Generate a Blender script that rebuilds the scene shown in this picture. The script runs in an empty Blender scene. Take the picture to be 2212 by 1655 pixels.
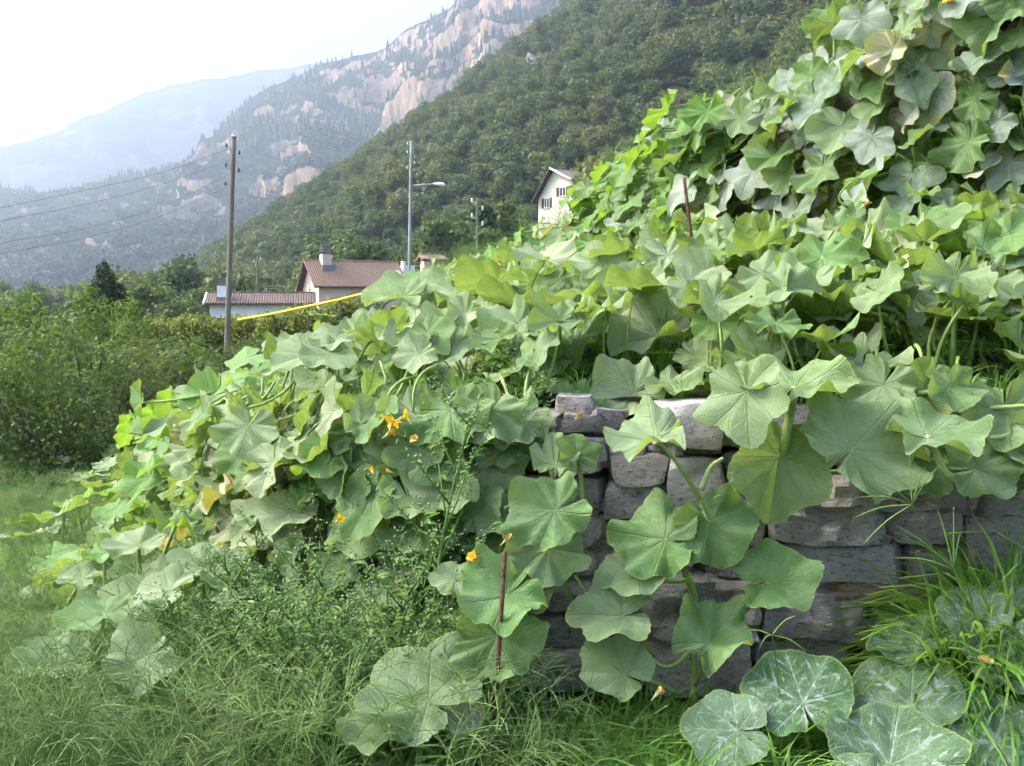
import bpy, math, random
import numpy as np
from mathutils import Vector, Matrix, Euler, noise

random.seed(7)
rng = np.random.default_rng(7)
sc = bpy.context.scene
C = sc.collection
R = math.radians

# ------------------------------------------------------------------ camera, sky, sun, exposure
EYE = 1.4
PITCH = R(-3.8)
cam_d = bpy.data.cameras.new('camera')
cam_d.lens = 37.0
cam_d.sensor_width = 36.0
cam_d.clip_start = 0.05
cam_d.clip_end = 30000.0
cam = bpy.data.objects.new('camera', cam_d)
C.objects.link(cam)
cam.location = (0, 0, EYE)
cam.rotation_euler = (R(90) + PITCH, 0, 0)
sc.camera = cam

SUN_AZ = R(-80)       # measured from +Y towards +X: the light comes from the left
SUN_EL = R(46)
w = bpy.data.worlds.new('World')
sc.world = w
w.use_nodes = True
wn = w.node_tree
bg = wn.nodes['Background']
sky = wn.nodes.new('ShaderNodeTexSky')
sky.sky_type = 'NISHITA'
sky.sun_disc = False
sky.sun_elevation = SUN_EL
sky.sun_rotation = SUN_AZ
sky.altitude = 300.0
sky.air_density = 1.0
sky.dust_density = 8.0
sky.ozone_density = 1.0
wn.links.new(sky.outputs[0], bg.inputs[0])
bg.inputs[1].default_value = 0.15

sun_d = bpy.data.lights.new('sun', 'SUN')
sun_d.energy = 2.7
sun_d.angle = R(24)
sun_d.color = (1.0, 0.94, 0.84)
sun = bpy.data.objects.new('sun', sun_d)
C.objects.link(sun)
sdir = Vector((math.sin(SUN_AZ) * math.cos(SUN_EL), math.cos(SUN_AZ) * math.cos(SUN_EL), math.sin(SUN_EL)))
sun.rotation_euler = (-sdir).to_track_quat('-Z', 'Y').to_euler()

vs = sc.view_settings
vs.view_transform = 'Standard'
vs.look = 'None'
vs.exposure = 2.2
vs.gamma = 1.0
sc.cycles.use_denoising = True
sc.cycles.use_adaptive_sampling = True
sc.cycles.adaptive_threshold = 0.065
sc.cycles.adaptive_min_samples = 16
sc.cycles.max_bounces = 3
sc.cycles.diffuse_bounces = 2
sc.cycles.glossy_bounces = 2
sc.cycles.transmission_bounces = 2
sc.cycles.volume_bounces = 0
sc.cycles.transparent_max_bounces = 3

# ------------------------------------------------------------------ measuring: photo pixels (2212 wide) to places
F = 2212 * 37.0 / 36.0
cp, sp_ = math.cos(PITCH), math.sin(PITCH)


def at(u, v, Y):
    x = (u - 1106.0) / F
    z = -(v - 827.5) / F
    d = Vector((x, cp - z * sp_, sp_ + z * cp))
    t = Y / d.y
    return Vector((d.x * t, Y, EYE + d.z * t))


def proj(p):
    y = p[1]
    z = p[2] - EYE
    dep = y * cp + z * sp_
    up = -y * sp_ + z * cp
    if dep < 0.05:
        return (-9999, -9999)
    return (1106 + p[0] / dep * F, 827.5 - up / dep * F)


def in_view(p, m=120):
    u, v = proj(p)
    return -m < u < 2212 + m and -m < v < 1655 + m


# ------------------------------------------------------------------ helpers: objects
def tag(o, label=None, cat=None, group=None, kind=None):
    if label: o['label'] = label
    if cat: o['category'] = cat
    if group: o['group'] = group
    if kind: o['kind'] = kind
    return o


def empty(name, loc=(0, 0, 0), rz=0.0):
    o = bpy.data.objects.new(name, None)
    o.empty_display_size = 0.1
    C.objects.link(o)
    o.location = loc
    o.rotation_euler = (0, 0, rz)
    return o


def link(name, me, parent=None, mat=None):
    o = bpy.data.objects.new(name, me)
    C.objects.link(o)
    if parent is not None:
        o.parent = parent
    if mat is not None and not me.materials:
        me.materials.append(mat)
    return o


def copy_tree(o, parent=None):
    c = o.copy()
    C.objects.link(c)
    c.parent = parent
    for ch in o.children:
        copy_tree(ch, c)
    return c


class MB:
    """collects shapes into one mesh"""
    def __init__(self):
        self.v, self.f, self.uv, self.at = [], [], None, None

    def add(self, V, Fc):
        o = len(self.v)
        self.v.extend([tuple(p) for p in V])
        self.f.extend([tuple(i + o for i in f) for f in Fc])
        return self

    def box(self, x0, x1, y0, y1, z0, z1, M=None):
        V = [Vector(p) for p in ((x0, y0, z0), (x1, y0, z0), (x1, y1, z0), (x0, y1, z0), (x0, y0, z1), (x1, y0, z1), (x1, y1, z1), (x0, y1, z1))]
        if M is not None: V = [M @ p for p in V]
        return self.add(V, [(0, 3, 2, 1), (4, 5, 6, 7), (0, 1, 5, 4), (1, 2, 6, 5), (2, 3, 7, 6), (3, 0, 4, 7)])

    def tube(self, pts, rad, n=6, cap=True):
        pts = [Vector(p) for p in pts]
        if not hasattr(rad, '__len__'): rad = [rad] * len(pts)
        V, Fc = [], []
        t0 = (pts[1] - pts[0]).normalized()
        ref = Vector((0, 0, 1)) if abs(t0.z) < 0.9 else Vector((1, 0, 0))
        a = t0.cross(ref).normalized()
        for i, p in enumerate(pts):
            t = (pts[min(i + 1, len(pts) - 1)] - pts[max(i - 1, 0)])
            if t.length < 1e-9: t = t0
            t.normalize()
            a = (a - t * a.dot(t))
            if a.length < 1e-6: a = t.orthogonal()
            a.normalize()
            b = t.cross(a)
            for k in range(n):
                an = 2 * math.pi * k / n
                V.append(p + (a * math.cos(an) + b * math.sin(an)) * rad[i])
        for i in range(len(pts) - 1):
            for k in range(n):
                k2 = (k + 1) % n
                Fc.append((i * n + k, i * n + k2, (i + 1) * n + k2, (i + 1) * n + k))
        if cap:
            Fc.append(tuple(range(n - 1, -1, -1)))
            Fc.append(tuple((len(pts) - 1) * n + k for k in range(n)))
        return self.add(V, Fc)

    def lathe(self, prof, n=12, M=None):
        V, Fc = [], []
        for r, z in prof:
            for k in range(n):
                a = 2 * math.pi * k / n
                p = Vector((r * math.cos(a), r * math.sin(a), z))
                V.append(M @ p if M is not None else p)
        for i in range(len(prof) - 1):
            for k in range(n):
                k2 = (k + 1) % n
                Fc.append((i * n + k, i * n + k2, (i + 1) * n + k2, (i + 1) * n + k))
        Fc.append(tuple(range(n - 1, -1, -1)))
        Fc.append(tuple((len(prof) - 1) * n + k for k in range(n)))
        return self.add(V, Fc)

    def mesh(self, name, mat=None, smooth=False):
        me = bpy.data.meshes.new(name)
        me.from_pydata(self.v, [], self.f)
        if smooth: me.polygons.foreach_set('use_smooth', [True] * len(me.polygons))
        if mat is not None: me.materials.append(mat)
        me.update()
        return me

    def build(self, name, mat, parent=None, smooth=False):
        return link(name, self.mesh(name, mat, smooth), parent)


def np_mesh(name, V, Q, mat=None, smooth=False, uv=None, col=None):
    """fast mesh from arrays: V (n,3), Q (m,4) or (m,3)"""
    me = bpy.data.meshes.new(name)
    V = np.asarray(V, dtype=np.float32)
    Q = np.asarray(Q, dtype=np.int32)
    k = Q.shape[1]
    me.vertices.add(len(V))
    me.vertices.foreach_set('co', V.ravel())
    me.loops.add(Q.size)
    me.loops.foreach_set('vertex_index', Q.ravel())
    me.polygons.add(len(Q))
    me.polygons.foreach_set('loop_start', np.arange(0, Q.size, k, dtype=np.int32))
    if smooth: me.polygons.foreach_set('use_smooth', np.ones(len(Q), dtype=bool))
    if uv is not None:
        l = me.uv_layers.new(name='UVMap')
        l.data.foreach_set('uv', np.asarray(uv, dtype=np.float32)[Q.ravel()].ravel())
    if col is not None:
        a = me.attributes.new('shade', 'FLOAT', 'POINT')
        a.data.foreach_set('value', np.asarray(col, dtype=np.float32))
    me.update(calc_edges=True)
    if mat is not None: me.materials.append(mat)
    return me


def curve_pts(ctrl, n=12):
    """Catmull-Rom through control points"""
    P = [Vector(p) for p in ctrl]
    P = [P[0] * 2 - P[1]] + P + [P[-1] * 2 - P[-2]]
    out = []
    segs = len(P) - 3
    for i in range(n + 1):
        t = i / n * segs
        k = min(int(t), segs - 1)
        t -= k
        a, b, c, d = P[k:k + 4]
        out.append(0.5 * ((2 * b) + (c - a) * t + (2 * a - 5 * b + 4 * c - d) * t * t + (3 * b - a - 3 * c + d) * t ** 3))
    return out


# ------------------------------------------------------------------ helpers: materials
def new_mat(name):
    m = bpy.data.materials.new(name)
    m.use_nodes = True
    nt = m.node_tree
    nt.nodes.clear()
    out = nt.nodes.new('ShaderNodeOutputMaterial')
    return m, nt, out


def nd(nt, typ, ins=None, **props):
    n = nt.nodes.new(typ)
    for k, v in props.items():
        setattr(n, k, v)
    for k, v in (ins or {}).items():
        s = n.inputs[k]
        if isinstance(v, bpy.types.NodeSocket):
            nt.links.new(v, s)
        else:
            s.default_value = v
    return n


def ma(nt, op, a, b=None, c=None, clamp=False):
    ins = {0: a}
    if b is not None: ins[1] = b
    if c is not None: ins[2] = c
    return nd(nt, 'ShaderNodeMath', ins, operation=op, use_clamp=clamp).outputs[0]


def mixc(nt, f, a, b, mode='MIX'):
    n = nt.nodes.new('ShaderNodeMix')
    n.data_type = 'RGBA'
    n.blend_type = mode
    for i, v in ((0, f), (6, a), (7, b)):
        if isinstance(v, bpy.types.NodeSocket):
            nt.links.new(v, n.inputs[i])
        else:
            n.inputs[i].default_value = v if i == 0 else (tuple(v) + (1,))[:4]
    return n.outputs[2]


def mrange(nt, v, a, b, c=0.0, d=1.0, smooth=True):
    n = nd(nt, 'ShaderNodeMapRange', {0: v, 1: a, 2: b, 3: c, 4: d})
    n.interpolation_type = 'SMOOTHSTEP' if smooth else 'LINEAR'
    return n.outputs[0]


def noise_n(nt, vec, scale, detail=3.0, rough=0.5, dist=0.0):
    ins = {'Scale': scale, 'Detail': detail, 'Roughness': rough, 'Distortion': dist}
    if vec is not None: ins['Vector'] = vec
    return nd(nt, 'ShaderNodeTexNoise', ins).outputs[0]


def ramp(nt, f, stops):
    n = nt.nodes.new('ShaderNodeValToRGB')
    cr = n.color_ramp
    while len(cr.elements) < len(stops): cr.elements.new(0.5)
    for e, (p, c) in zip(cr.elements, stops):
        e.position = p
        e.color = (tuple(c) + (1,))[:4]
    if isinstance(f, bpy.types.NodeSocket): nt.links.new(f, n.inputs[0])
    return n.outputs[0]


def plain(name, col, rough=0.7, var=0.25, scale=8.0, metal=0.0, spec=0.3, bump=0.0, col2=None, stretch=None):
    """painted or bare surface with mottled wear"""
    m, nt, out = new_mat(name)
    tc = nd(nt, 'ShaderNodeTexCoord').outputs['Object']
    if stretch:
        tc = nd(nt, 'ShaderNodeMapping', {'Vector': tc, 'Scale': stretch}).outputs[0]
    n1 = noise_n(nt, tc, scale, 5.0, 0.62)
    lo = tuple(c * (1 - var) for c in col) if col2 is None else col2
    hi = tuple(min(1, c * (1 + var)) for c in col)
    c = ramp(nt, n1, [(0.3, lo), (0.7, hi)])
    b = nd(nt, 'ShaderNodeBsdfPrincipled', {'Base Color': c, 'Roughness': rough, 'Metallic': metal, 'Specular IOR Level': spec})
    if bump:
        bp = nd(nt, 'ShaderNodeBump', {'Height': noise_n(nt, tc, scale * 4, 6.0, 0.65), 'Strength': bump, 'Distance': 0.02})
        nt.links.new(bp.outputs[0], b.inputs['Normal'])
    nt.links.new(b.outputs[0], out.inputs[0])
    return m


def leafy(name, stops, trans=(0.3, 0.45, 0.06), tfac=0.3, rough=0.6, spec=0.25, shade=True, back=None):
    """foliage of many small leaves; hue changes from plant to plant and from leaf to leaf"""
    m, nt, out = new_mat(name)
    oi = nd(nt, 'ShaderNodeObjectInfo').outputs['Random']
    a = nd(nt, 'ShaderNodeAttribute', attribute_name='shade').outputs['Fac']
    f = ma(nt, 'ADD', ma(nt, 'MULTIPLY', oi, 0.62), ma(nt, 'MULTIPLY', a, 0.38)) if shade else oi
    c = ramp(nt, f, stops)
    b = nd(nt, 'ShaderNodeBsdfPrincipled', {'Base Color': c, 'Roughness': rough, 'Specular IOR Level': spec})
    tcol = mixc(nt, 0.5, c, trans)
    t = nd(nt, 'ShaderNodeBsdfTranslucent', {'Color': tcol})
    x = nd(nt, 'ShaderNodeMixShader', {0: tfac, 1: b.outputs[0], 2: t.outputs[0]})
    nt.links.new(x.outputs[0], out.inputs[0])
    return m


# ------------------------------------------------------------------ helpers: scattering stuff
lib_n = [0]


def scatter(name, pts, rots, scls, idx, sources, kind='stuff', label=None, parent=None):
    """one stuff object: copies of the source meshes stood on the given points"""
    lib_n[0] += 1
    lib = bpy.data.collections.new('library_%02d' % lib_n[0])
    for k, me in enumerate(sources):
        lib.objects.link(bpy.data.objects.new('%s_kind_%02d' % (name, k), me))
    me = bpy.data.meshes.new(name)
    P = np.asarray(pts, dtype=np.float32)
    me.vertices.add(len(P))
    me.vertices.foreach_set('co', P.ravel())
    for an, ty, val, key in (('rot', 'FLOAT_VECTOR', rots, 'vector'), ('scl', 'FLOAT_VECTOR', scls, 'vector'), ('idx', 'INT', idx, 'value')):
        at_ = me.attributes.new(an, ty, 'POINT')
        at_.data.foreach_set(key, np.asarray(val, dtype=np.int32 if ty == 'INT' else np.float32).ravel())
    o = link(name, me, parent)
    g = bpy.data.node_groups.new(name, 'GeometryNodeTree')
    g.interface.new_socket('Geometry', in_out='INPUT', socket_type='NodeSocketGeometry')
    g.interface.new_socket('Geometry', in_out='OUTPUT', socket_type='NodeSocketGeometry')
    gi, go = g.nodes.new('NodeGroupInput'), g.nodes.new('NodeGroupOutput')
    ci = g.nodes.new('GeometryNodeCollectionInfo')
    ci.inputs['Collection'].default_value = lib
    ci.inputs['Separate Children'].default_value = True
    ci.inputs['Reset Children'].default_value = True
    ip = g.nodes.new('GeometryNodeInstanceOnPoints')
    ip.inputs['Pick Instance'].default_value = True

    def na(nm, ty):
        n = g.nodes.new('GeometryNodeInputNamedAttribute')
        n.data_type = ty
        n.inputs['Name'].default_value = nm
        return n.outputs[0]
    L = g.links.new
    L(gi.outputs[0], ip.inputs['Points'])
    L(ci.outputs[0], ip.inputs['Instance'])
    L(na('idx', 'INT'), ip.inputs['Instance Index'])
    L(na('rot', 'FLOAT_VECTOR'), ip.inputs['Rotation'])
    L(na('scl', 'FLOAT_VECTOR'), ip.inputs['Scale'])
    L(ip.outputs[0], go.inputs[0])
    md = o.modifiers.new('scatter', 'NODES')
    md.node_group = g
    tag(o, label, kind=kind)
    return o


def foliage(blobs, n, leaf, shell=0.55, aspect=0.55, seed=0, up=0.35, droop=0.0):
    """leaf-sized faces through the volume of several lobes: arrays V, Q, shade"""
    g = np.random.default_rng(seed)
    vol = np.array([b[3] * b[4] * b[5] for b in blobs]) ** 0.75
    ks = g.choice(len(blobs), n, p=vol / vol.sum())
    B = np.array(blobs)[ks]
    d = g.normal(size=(n, 3))
    d /= np.linalg.norm(d, axis=1)[:, None]
    rr = shell + (1 - shell) * g.random(n) ** 0.6
    rr *= 1 + 0.16 * g.normal(size=n)
    P = B[:, :3] + d * B[:, 3:6] * rr[:, None]
    nrm = d * 0.7 + g.normal(size=(n, 3)) * 0.6 + np.array([0, 0, up])
    nrm /= np.linalg.norm(nrm, axis=1)[:, None]
    t = g.normal(size=(n, 3)) + np.array([0, 0, -droop])
    t -= nrm * (t * nrm).sum(1)[:, None]
    t /= np.linalg.norm(t, axis=1)[:, None] + 1e-9
    b = np.cross(nrm, t)
    s = leaf * (0.6 + 0.8 * g.random(n))[:, None]
    V = np.empty((n, 4, 3))
    V[:, 0] = P - t * s * 0.5
    V[:, 1] = P + b * s * aspect * 0.5 + nrm * s * 0.08
    V[:, 2] = P + t * s * 0.5 - nrm * s * 0.12
    V[:, 3] = P - b * s * aspect * 0.5 + nrm * s * 0.08
    sh = np.repeat(g.random(n) * 0.55 + 0.45 * g.random(len(blobs))[ks], 4)
    return V.reshape(-1, 3), np.arange(4 * n).reshape(n, 4), sh

# ------------------------------------------------------------------ materials of the setting
def ground_mat():
    m, nt, out = new_mat('meadow_soil')
    tc = nd(nt, 'ShaderNodeTexCoord').outputs['Object']
    n1 = noise_n(nt, tc, 1.3, 6, 0.65)
    n2 = noise_n(nt, tc, 14.0, 5, 0.7)
    c = ramp(nt, n1, [(0.3, (0.035, 0.05, 0.016)), (0.5, (0.055, 0.085, 0.022)), (0.72, (0.075, 0.07, 0.035))])
    c = mixc(nt, ma(nt, 'MULTIPLY', n2, 0.5), c, (0.05, 0.07, 0.02))
    bp = nd(nt, 'ShaderNodeBump', {'Height': n2, 'Strength': 0.6, 'Distance': 0.05})
    b = nd(nt, 'ShaderNodeBsdfPrincipled', {'Base Color': c, 'Roughness': 0.95, 'Specular IOR Level': 0.1, 'Normal': bp.outputs[0]})
    nt.links.new(b.outputs[0], out.inputs[0])
    return m


def hill_mat():
    m, nt, out = new_mat('hill_meadow')
    tc = nd(nt, 'ShaderNodeTexCoord').outputs['Object']
    n1 = noise_n(nt, tc, 0.05, 7, 0.65)
    n2 = noise_n(nt, tc, 0.6, 5, 0.7)
    c = ramp(nt, n1, [(0.3, (0.025, 0.042, 0.014)), (0.55, (0.045, 0.065, 0.02)), (0.75, (0.06, 0.06, 0.028))])
    c = mixc(nt, ma(nt, 'MULTIPLY', n2, 0.6), c, (0.04, 0.06, 0.018))
    bp = nd(nt, 'ShaderNodeBump', {'Height': n2, 'Strength': 0.8, 'Distance': 0.6})
    b = nd(nt, 'ShaderNodeBsdfPrincipled', {'Base Color': c, 'Roughness': 0.95, 'Specular IOR Level': 0.1, 'Normal': bp.outputs[0]})
    nt.links.new(b.outputs[0], out.inputs[0])
    return m


def mountain_mat(name, rock_lo, rock_hi, nsc=0.004, bias=0.0):
    """woods on the gentle faces, bare cliffs on the steep ones"""
    m, nt, out = new_mat(name)
    tc = nd(nt, 'ShaderNodeTexCoord').outputs['Object']
    geo = nd(nt, 'ShaderNodeNewGeometry')
    nz = nd(nt, 'ShaderNodeSeparateXYZ', {0: geo.outputs['Normal']}).outputs[2]
    big = noise_n(nt, tc, nsc, 8, 0.62, 0.4)
    fine = noise_n(nt, tc, nsc * 9, 8, 0.7)
    streak = noise_n(nt, nd(nt, 'ShaderNodeMapping', {'Vector': tc, 'Scale': (1, 1, 0.25)}).outputs[0], nsc * 16, 6, 0.7, 0.6)
    rk = ma(nt, 'ADD', ma(nt, 'MULTIPLY', nz, -1.6), ma(nt, 'ADD', ma(nt, 'ADD', ma(nt, 'MULTIPLY', big, 1.6), ma(nt, 'MULTIPLY', fine, 1.5)), ma(nt, 'MULTIPLY', nd(nt, 'ShaderNodeSeparateXYZ', {0: tc}).outputs[2], 0.00035)))
    rock = mrange(nt, rk, 0.55 + bias, 0.68 + bias)
    wood = ramp(nt, fine, [(0.3, (0.018, 0.042, 0.016)), (0.5, (0.045, 0.085, 0.025)), (0.68, (0.11, 0.14, 0.035))])
    rc = ramp(nt, streak, [(0.28, rock_lo), (0.5, tuple((a + b) / 2 for a, b in zip(rock_lo, rock_hi))), (0.72, rock_hi)])
    c = mixc(nt, rock, wood, rc)
    bp = nd(nt, 'ShaderNodeBump', {'Height': streak, 'Strength': 1.0, 'Distance': 34.0})
    b = nd(nt, 'ShaderNodeBsdfPrincipled', {'Base Color': c, 'Roughness': 0.95, 'Specular IOR Level': 0.05, 'Normal': bp.outputs[0]})
    nt.links.new(b.outputs[0], out.inputs[0])
    return m


M_ground = ground_mat()
M_hill = hill_mat()

# ------------------------------------------------------------------ ground sheet
def gz(x, y):
    v = 0.1 + 0.05 * x - 0.035 * y
    if x > 1: v -= 0.03 * (x - 1)
    lo = -0.9
    e = (v - lo) * 5
    return lo + (math.log1p(math.exp(e)) / 5 if -40 < e < 40 else max(0, e) / 5)


def grid_mesh(name, xs, ys, fz, mat):
    V = [(x, y, fz(x, y)) for y in ys for x in xs]
    nx = len(xs)
    Q = [(j * nx + i, j * nx + i + 1, (j + 1) * nx + i + 1, (j + 1) * nx + i) for j in range(len(ys) - 1) for i in range(nx - 1)]
    return np_mesh(name, V, Q, mat, True)


def spread(a, b, n, k):
    return [math.copysign(abs(t) ** k, t) for t in np.linspace(-1, 1, n)]


xs = [9000 * t for t in spread(-1, 1, 121, 5.0)]
ys = [9000 * t for t in spread(-1, 1, 121, 5.0)]


def gsheet(x, y):
    z = gz(x, y)
    r = math.hypot(x, y)
    if r < 60: z += 0.05 * noise.noise(Vector((x * 0.7, y * 0.7, 0)))
    return z - 0.6 * min(1, max(0, (r - 200) / 1000))


ground = link('ground', grid_mesh('ground', xs, ys, gsheet, M_ground))
tag(ground, 'weedy sloping garden ground', kind='structure')

# ------------------------------------------------------------------ wooded hillside
HD = Vector((-0.39, 0.92))
HN = Vector((0.92, 0.39))


def hill_z(x, y):
    q = x * HN.x + y * HN.y
    p = x * HD.x + y * HD.y
    k = q - 38 - 62 / (1 + math.exp(max(-50, min(50, (p - 290) / 55)))) + 7 * noise.noise(Vector((p * 0.012, q * 0.004, 1.3)))
    base = 12 * math.log1p(math.exp(max(-60, k / 12))) if k < 200 else k
    z = 0.695 * base
    z += (3.0 + 0.03 * max(0, q)) * noise.fractal(Vector((x * 0.006, y * 0.006, 4.2)), 1.0, 2.0, 4) * min(1, max(0, k) / 30)
    end = (p - 720) / 160
    if end > 0: z -= 90 * end * end
    z = z + 13.5 * math.exp(-((x - 9) ** 2 + (y - 143) ** 2) / 500.0)
    return z - 1.6


hu = np.linspace(-40, 620, 111)
hv = np.linspace(40, 1040, 141)
HV = []
for p in hv:
    for q in hu:
        x, y = HD.x * p + HN.x * q, HD.y * p + HN.y * q
        HV.append((x, y, hill_z(x, y)))
nq = len(hu)
HQ = [(j * nq + i, j * nq + i + 1, (j + 1) * nq + i + 1, (j + 1) * nq + i) for j in range(len(hv) - 1) for i in range(nq - 1)]
hill = link('hillside_terrain', np_mesh('hillside_terrain', HV, HQ, M_hill, True))
tag(hill, 'steep wooded hillside rising behind the houses', kind='structure')


def hill_hit(u, v, y0=110, y1=900):
    y = y0
    while y < y1:
        p = at(u, v, y)
        if p.z <= hill_z(p.x, p.y): return p
        y += 1.5
    return at(u, v, y1)


# ------------------------------------------------------------------ far mountains
def mountain(name, crest, base_y, back, nrow, ncol, amp, mat, label, seed, steps=5, stepk=0.6):
    us = [c[0] for c in crest]
    cr = [at(*c) for c in crest]
    u = np.linspace(us[0], us[-1], ncol)
    X = np.interp(u, us, [c.x for c in cr])
    Y = np.interp(u, us, [c.y for c in cr])
    Z = np.interp(u, us, [c.z for c in cr])
    V = []
    ts = list(np.linspace(0, 1, nrow)) + [1.06, 1.15, 1.3]
    for t in ts:
        for i in range(ncol):
            c = Vector((X[i], Y[i], Z[i]))
            b = Vector((X[i] * base_y / Y[i] * 1.05, base_y, -2))
            if t <= 1:
                f = t + stepk * 0.5 / steps / math.pi * math.sin(2 * math.pi * steps * t + 3 * noise.noise(Vector((i * 0.02, t * 2, seed))))
                h = b.lerp(c, t)
                z = b.z + (c.z - b.z) * (0.35 * f + 0.65 * max(0.0, f) ** 1.35)
                k = math.sin(math.pi * min(1, t)) ** 0.6
            else:
                h = c + (c - b) * (t - 1) * back
                z = c.z * (1 - (t - 1) * 2.2)
                k = 0.3
            p = Vector((h.x, h.y, z))
            s = p / 420.0 + Vector((seed, 0, 0))
            r = noise.ridged_multi_fractal(s, 0.9, 2.1, 6, 1.0, 2.0) - 1.1
            r2 = noise.fractal(p / 160.0 + Vector((0, seed, 0)), 0.8, 2.2, 5)
            d = amp * r * (0.25 + 0.75 * k) + amp * 0.35 * r2
            if t > 0.97: d *= 0.45
            dirn = Vector((-0.45, -0.75, 0.45))
            V.append(tuple(p + dirn * d))
    Q = [(j * ncol + i, j * ncol + i + 1, (j + 1) * ncol + i + 1, (j + 1) * ncol + i) for j in range(len(ts) - 1) for i in range(ncol - 1)]
    o = link(name, np_mesh(name, V, Q, mat, True))
    tag(o, label, kind='structure')
    return o, np.array(V).reshape(len(ts), ncol, 3)


M_mtA = mountain_mat('cliff_mountain', (0.2, 0.14, 0.1), (0.88, 0.66, 0.44), 0.0046, 0.28)
M_mtB = mountain_mat('hazy_mountain', (0.16, 0.15, 0.13), (0.36, 0.34, 0.3), 0.002, 0.6)
crestA = [(-700, 470, 3300), (-300, 430, 3200), (0, 412, 3100), (120, 418, 3050), (250, 398, 3000), (340, 372, 2950), (420, 348, 2900),
          (465, 300, 2900), (490, 262, 2900), (560, 212, 2850), (700, 152, 2750), (830, 120, 2650), (930, 50, 2500), (1000, 0, 2400),
          (1100, -90, 2300), (1300, -230, 2200), (1600, -380, 2100)]
mtA, gridA = mountain('rocky_mountain', crestA, 1150, 0.8, 170, 300, 85, M_mtA, 'steep sunlit mountain of pale cliffs and conifer woods', 3.7, 6, 0.9)
crestB = [(-900, 420, 6400), (-300, 355, 6300), (0, 318, 6200), (110, 284, 6100), (220, 240, 6000), (310, 208, 5950), (400, 190, 5900), (520, 170, 5900), (800, 120, 5900), (1000, 60, 5900)]
mtB, gridB = mountain('hazy_ridge_mountain', crestB, 3600, 0.8, 90, 160, 130, M_mtB, 'pale hazy mountain ridge fading into the bright sky', 9.1, 4, 0.7)

# conifers on the far slopes
M_fir = leafy('fir_needles', [(0.1, (0.012, 0.03, 0.014)), (0.5, (0.025, 0.05, 0.02)), (0.9, (0.06, 0.085, 0.028))], tfac=0.1, shade=False)


def fir_mesh(seed, tiers=4):
    g = random.Random(seed)
    mb = MB()
    for k in range(tiers):
        z0 = 0.12 + 0.8 * k / tiers
        r = 0.2 * (1 - 0.75 * k / tiers)
        h = 0.34
        n = 7
        V = [(r * g.uniform(0.7, 1.2) * math.cos(2 * math.pi * i / n), r * g.uniform(0.7, 1.2) * math.sin(2 * math.pi * i / n), z0 + g.uniform(-0.03, 0.03)) for i in range(n)]
        V.append((0, 0, min(1.05, z0 + h)))
        mb.add(V, [(i, (i + 1) % n, n) for i in range(n)])
    mb.tube([(0, 0, 0), (0, 0, 0.3)], 0.02, 4)
    return mb.mesh('fir', M_fir)


def round_far(seed):
    V, Q, s = foliage([(0, 0, .55, .42, .42, .38), (.2, .1, .4, .3, .3, .3), (-.2, -.1, .45, .32, .3, .3)], 46, 0.34, 0.75, 0.8, seed)
    return np_mesh('far_tree', V, Q, M_fir, False, None, s)


pts, rots, scls, idx = [], [], [], []
ga = np.random.default_rng(5)
nr, nc, _ = gridA.shape
tries = 0
while len(pts) < 9000 and tries < 60000:
    tries += 1
    j, i = ga.uniform(20, nr - 5), ga.uniform(1, nc - 2)
    j0, i0 = int(j), int(i)
    a, b, c = gridA[j0, i0], gridA[j0, i0 + 1], gridA[j0 + 1, i0]
    n = np.cross(b - a, c - a)
    n /= np.linalg.norm(n) + 1e-9
    p = a + (b - a) * (i - i0) + (c - a) * (j - j0)
    if n[2] < 0.42 + 0.25 * noise.noise(Vector(p) / 130.0) or not in_view(p, 30): continue
    if noise.noise(Vector(p) / 90.0 + Vector((9, 0, 0))) < -0.25: continue
    hi = p[2] > 330
    pts.append(p - np.array([0, 0, 1.5]))
    rots.append((0, 0, ga.random() * 6.28))
    h = ga.uniform(15, 28) if hi else ga.uniform(12, 20)
    scls.append((h, h, h) if hi else (h * 1.1, h * 1.1, h))
    idx.append(int(ga.integers(0, 3)) if hi or ga.random() < 0.15 else 3 + int(ga.integers(0, 2)))
scatter('mountain_forest', pts, rots, scls, idx, [fir_mesh(k) for k in range(3)] + [round_far(k) for k in range(2)],
        label='distant conifer wood covering the ledges of the rocky mountain')

# ------------------------------------------------------------------ trees of the near hillside
M_bark = plain('bark', (0.09, 0.075, 0.06), 0.9, 0.4, 6, bump=0.5)
GREENS = [(0.05, (0.024, 0.055, 0.022)), (0.25, (0.04, 0.08, 0.03)), (0.45, (0.07, 0.105, 0.032)), (0.65, (0.11, 0.135, 0.04)), (0.82, (0.145, 0.145, 0.05)), (0.95, (0.15, 0.11, 0.06))]
M_tree = leafy('hill_foliage', GREENS, (0.22, 0.32, 0.05), 0.25)


def crown_blobs(seed, h, wd, nb=11):
    g = random.Random(seed)
    B = [(0, 0, h * 0.62, wd * 0.3, wd * 0.3, h * 0.25)]
    for k in range(nb):
        a = g.uniform(0, 6.28)
        e = g.uniform(-0.3, 1.0)
        rr = wd * 0.34 * math.cos(e * 0.9) * g.uniform(0.7, 1.1)
        z = h * (0.58 + 0.3 * e)
        r = wd * g.uniform(0.13, 0.24)
        B.append((rr * math.cos(a), rr * math.sin(a), z, r, r, r * g.uniform(0.6, 0.9)))
    return B


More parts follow.
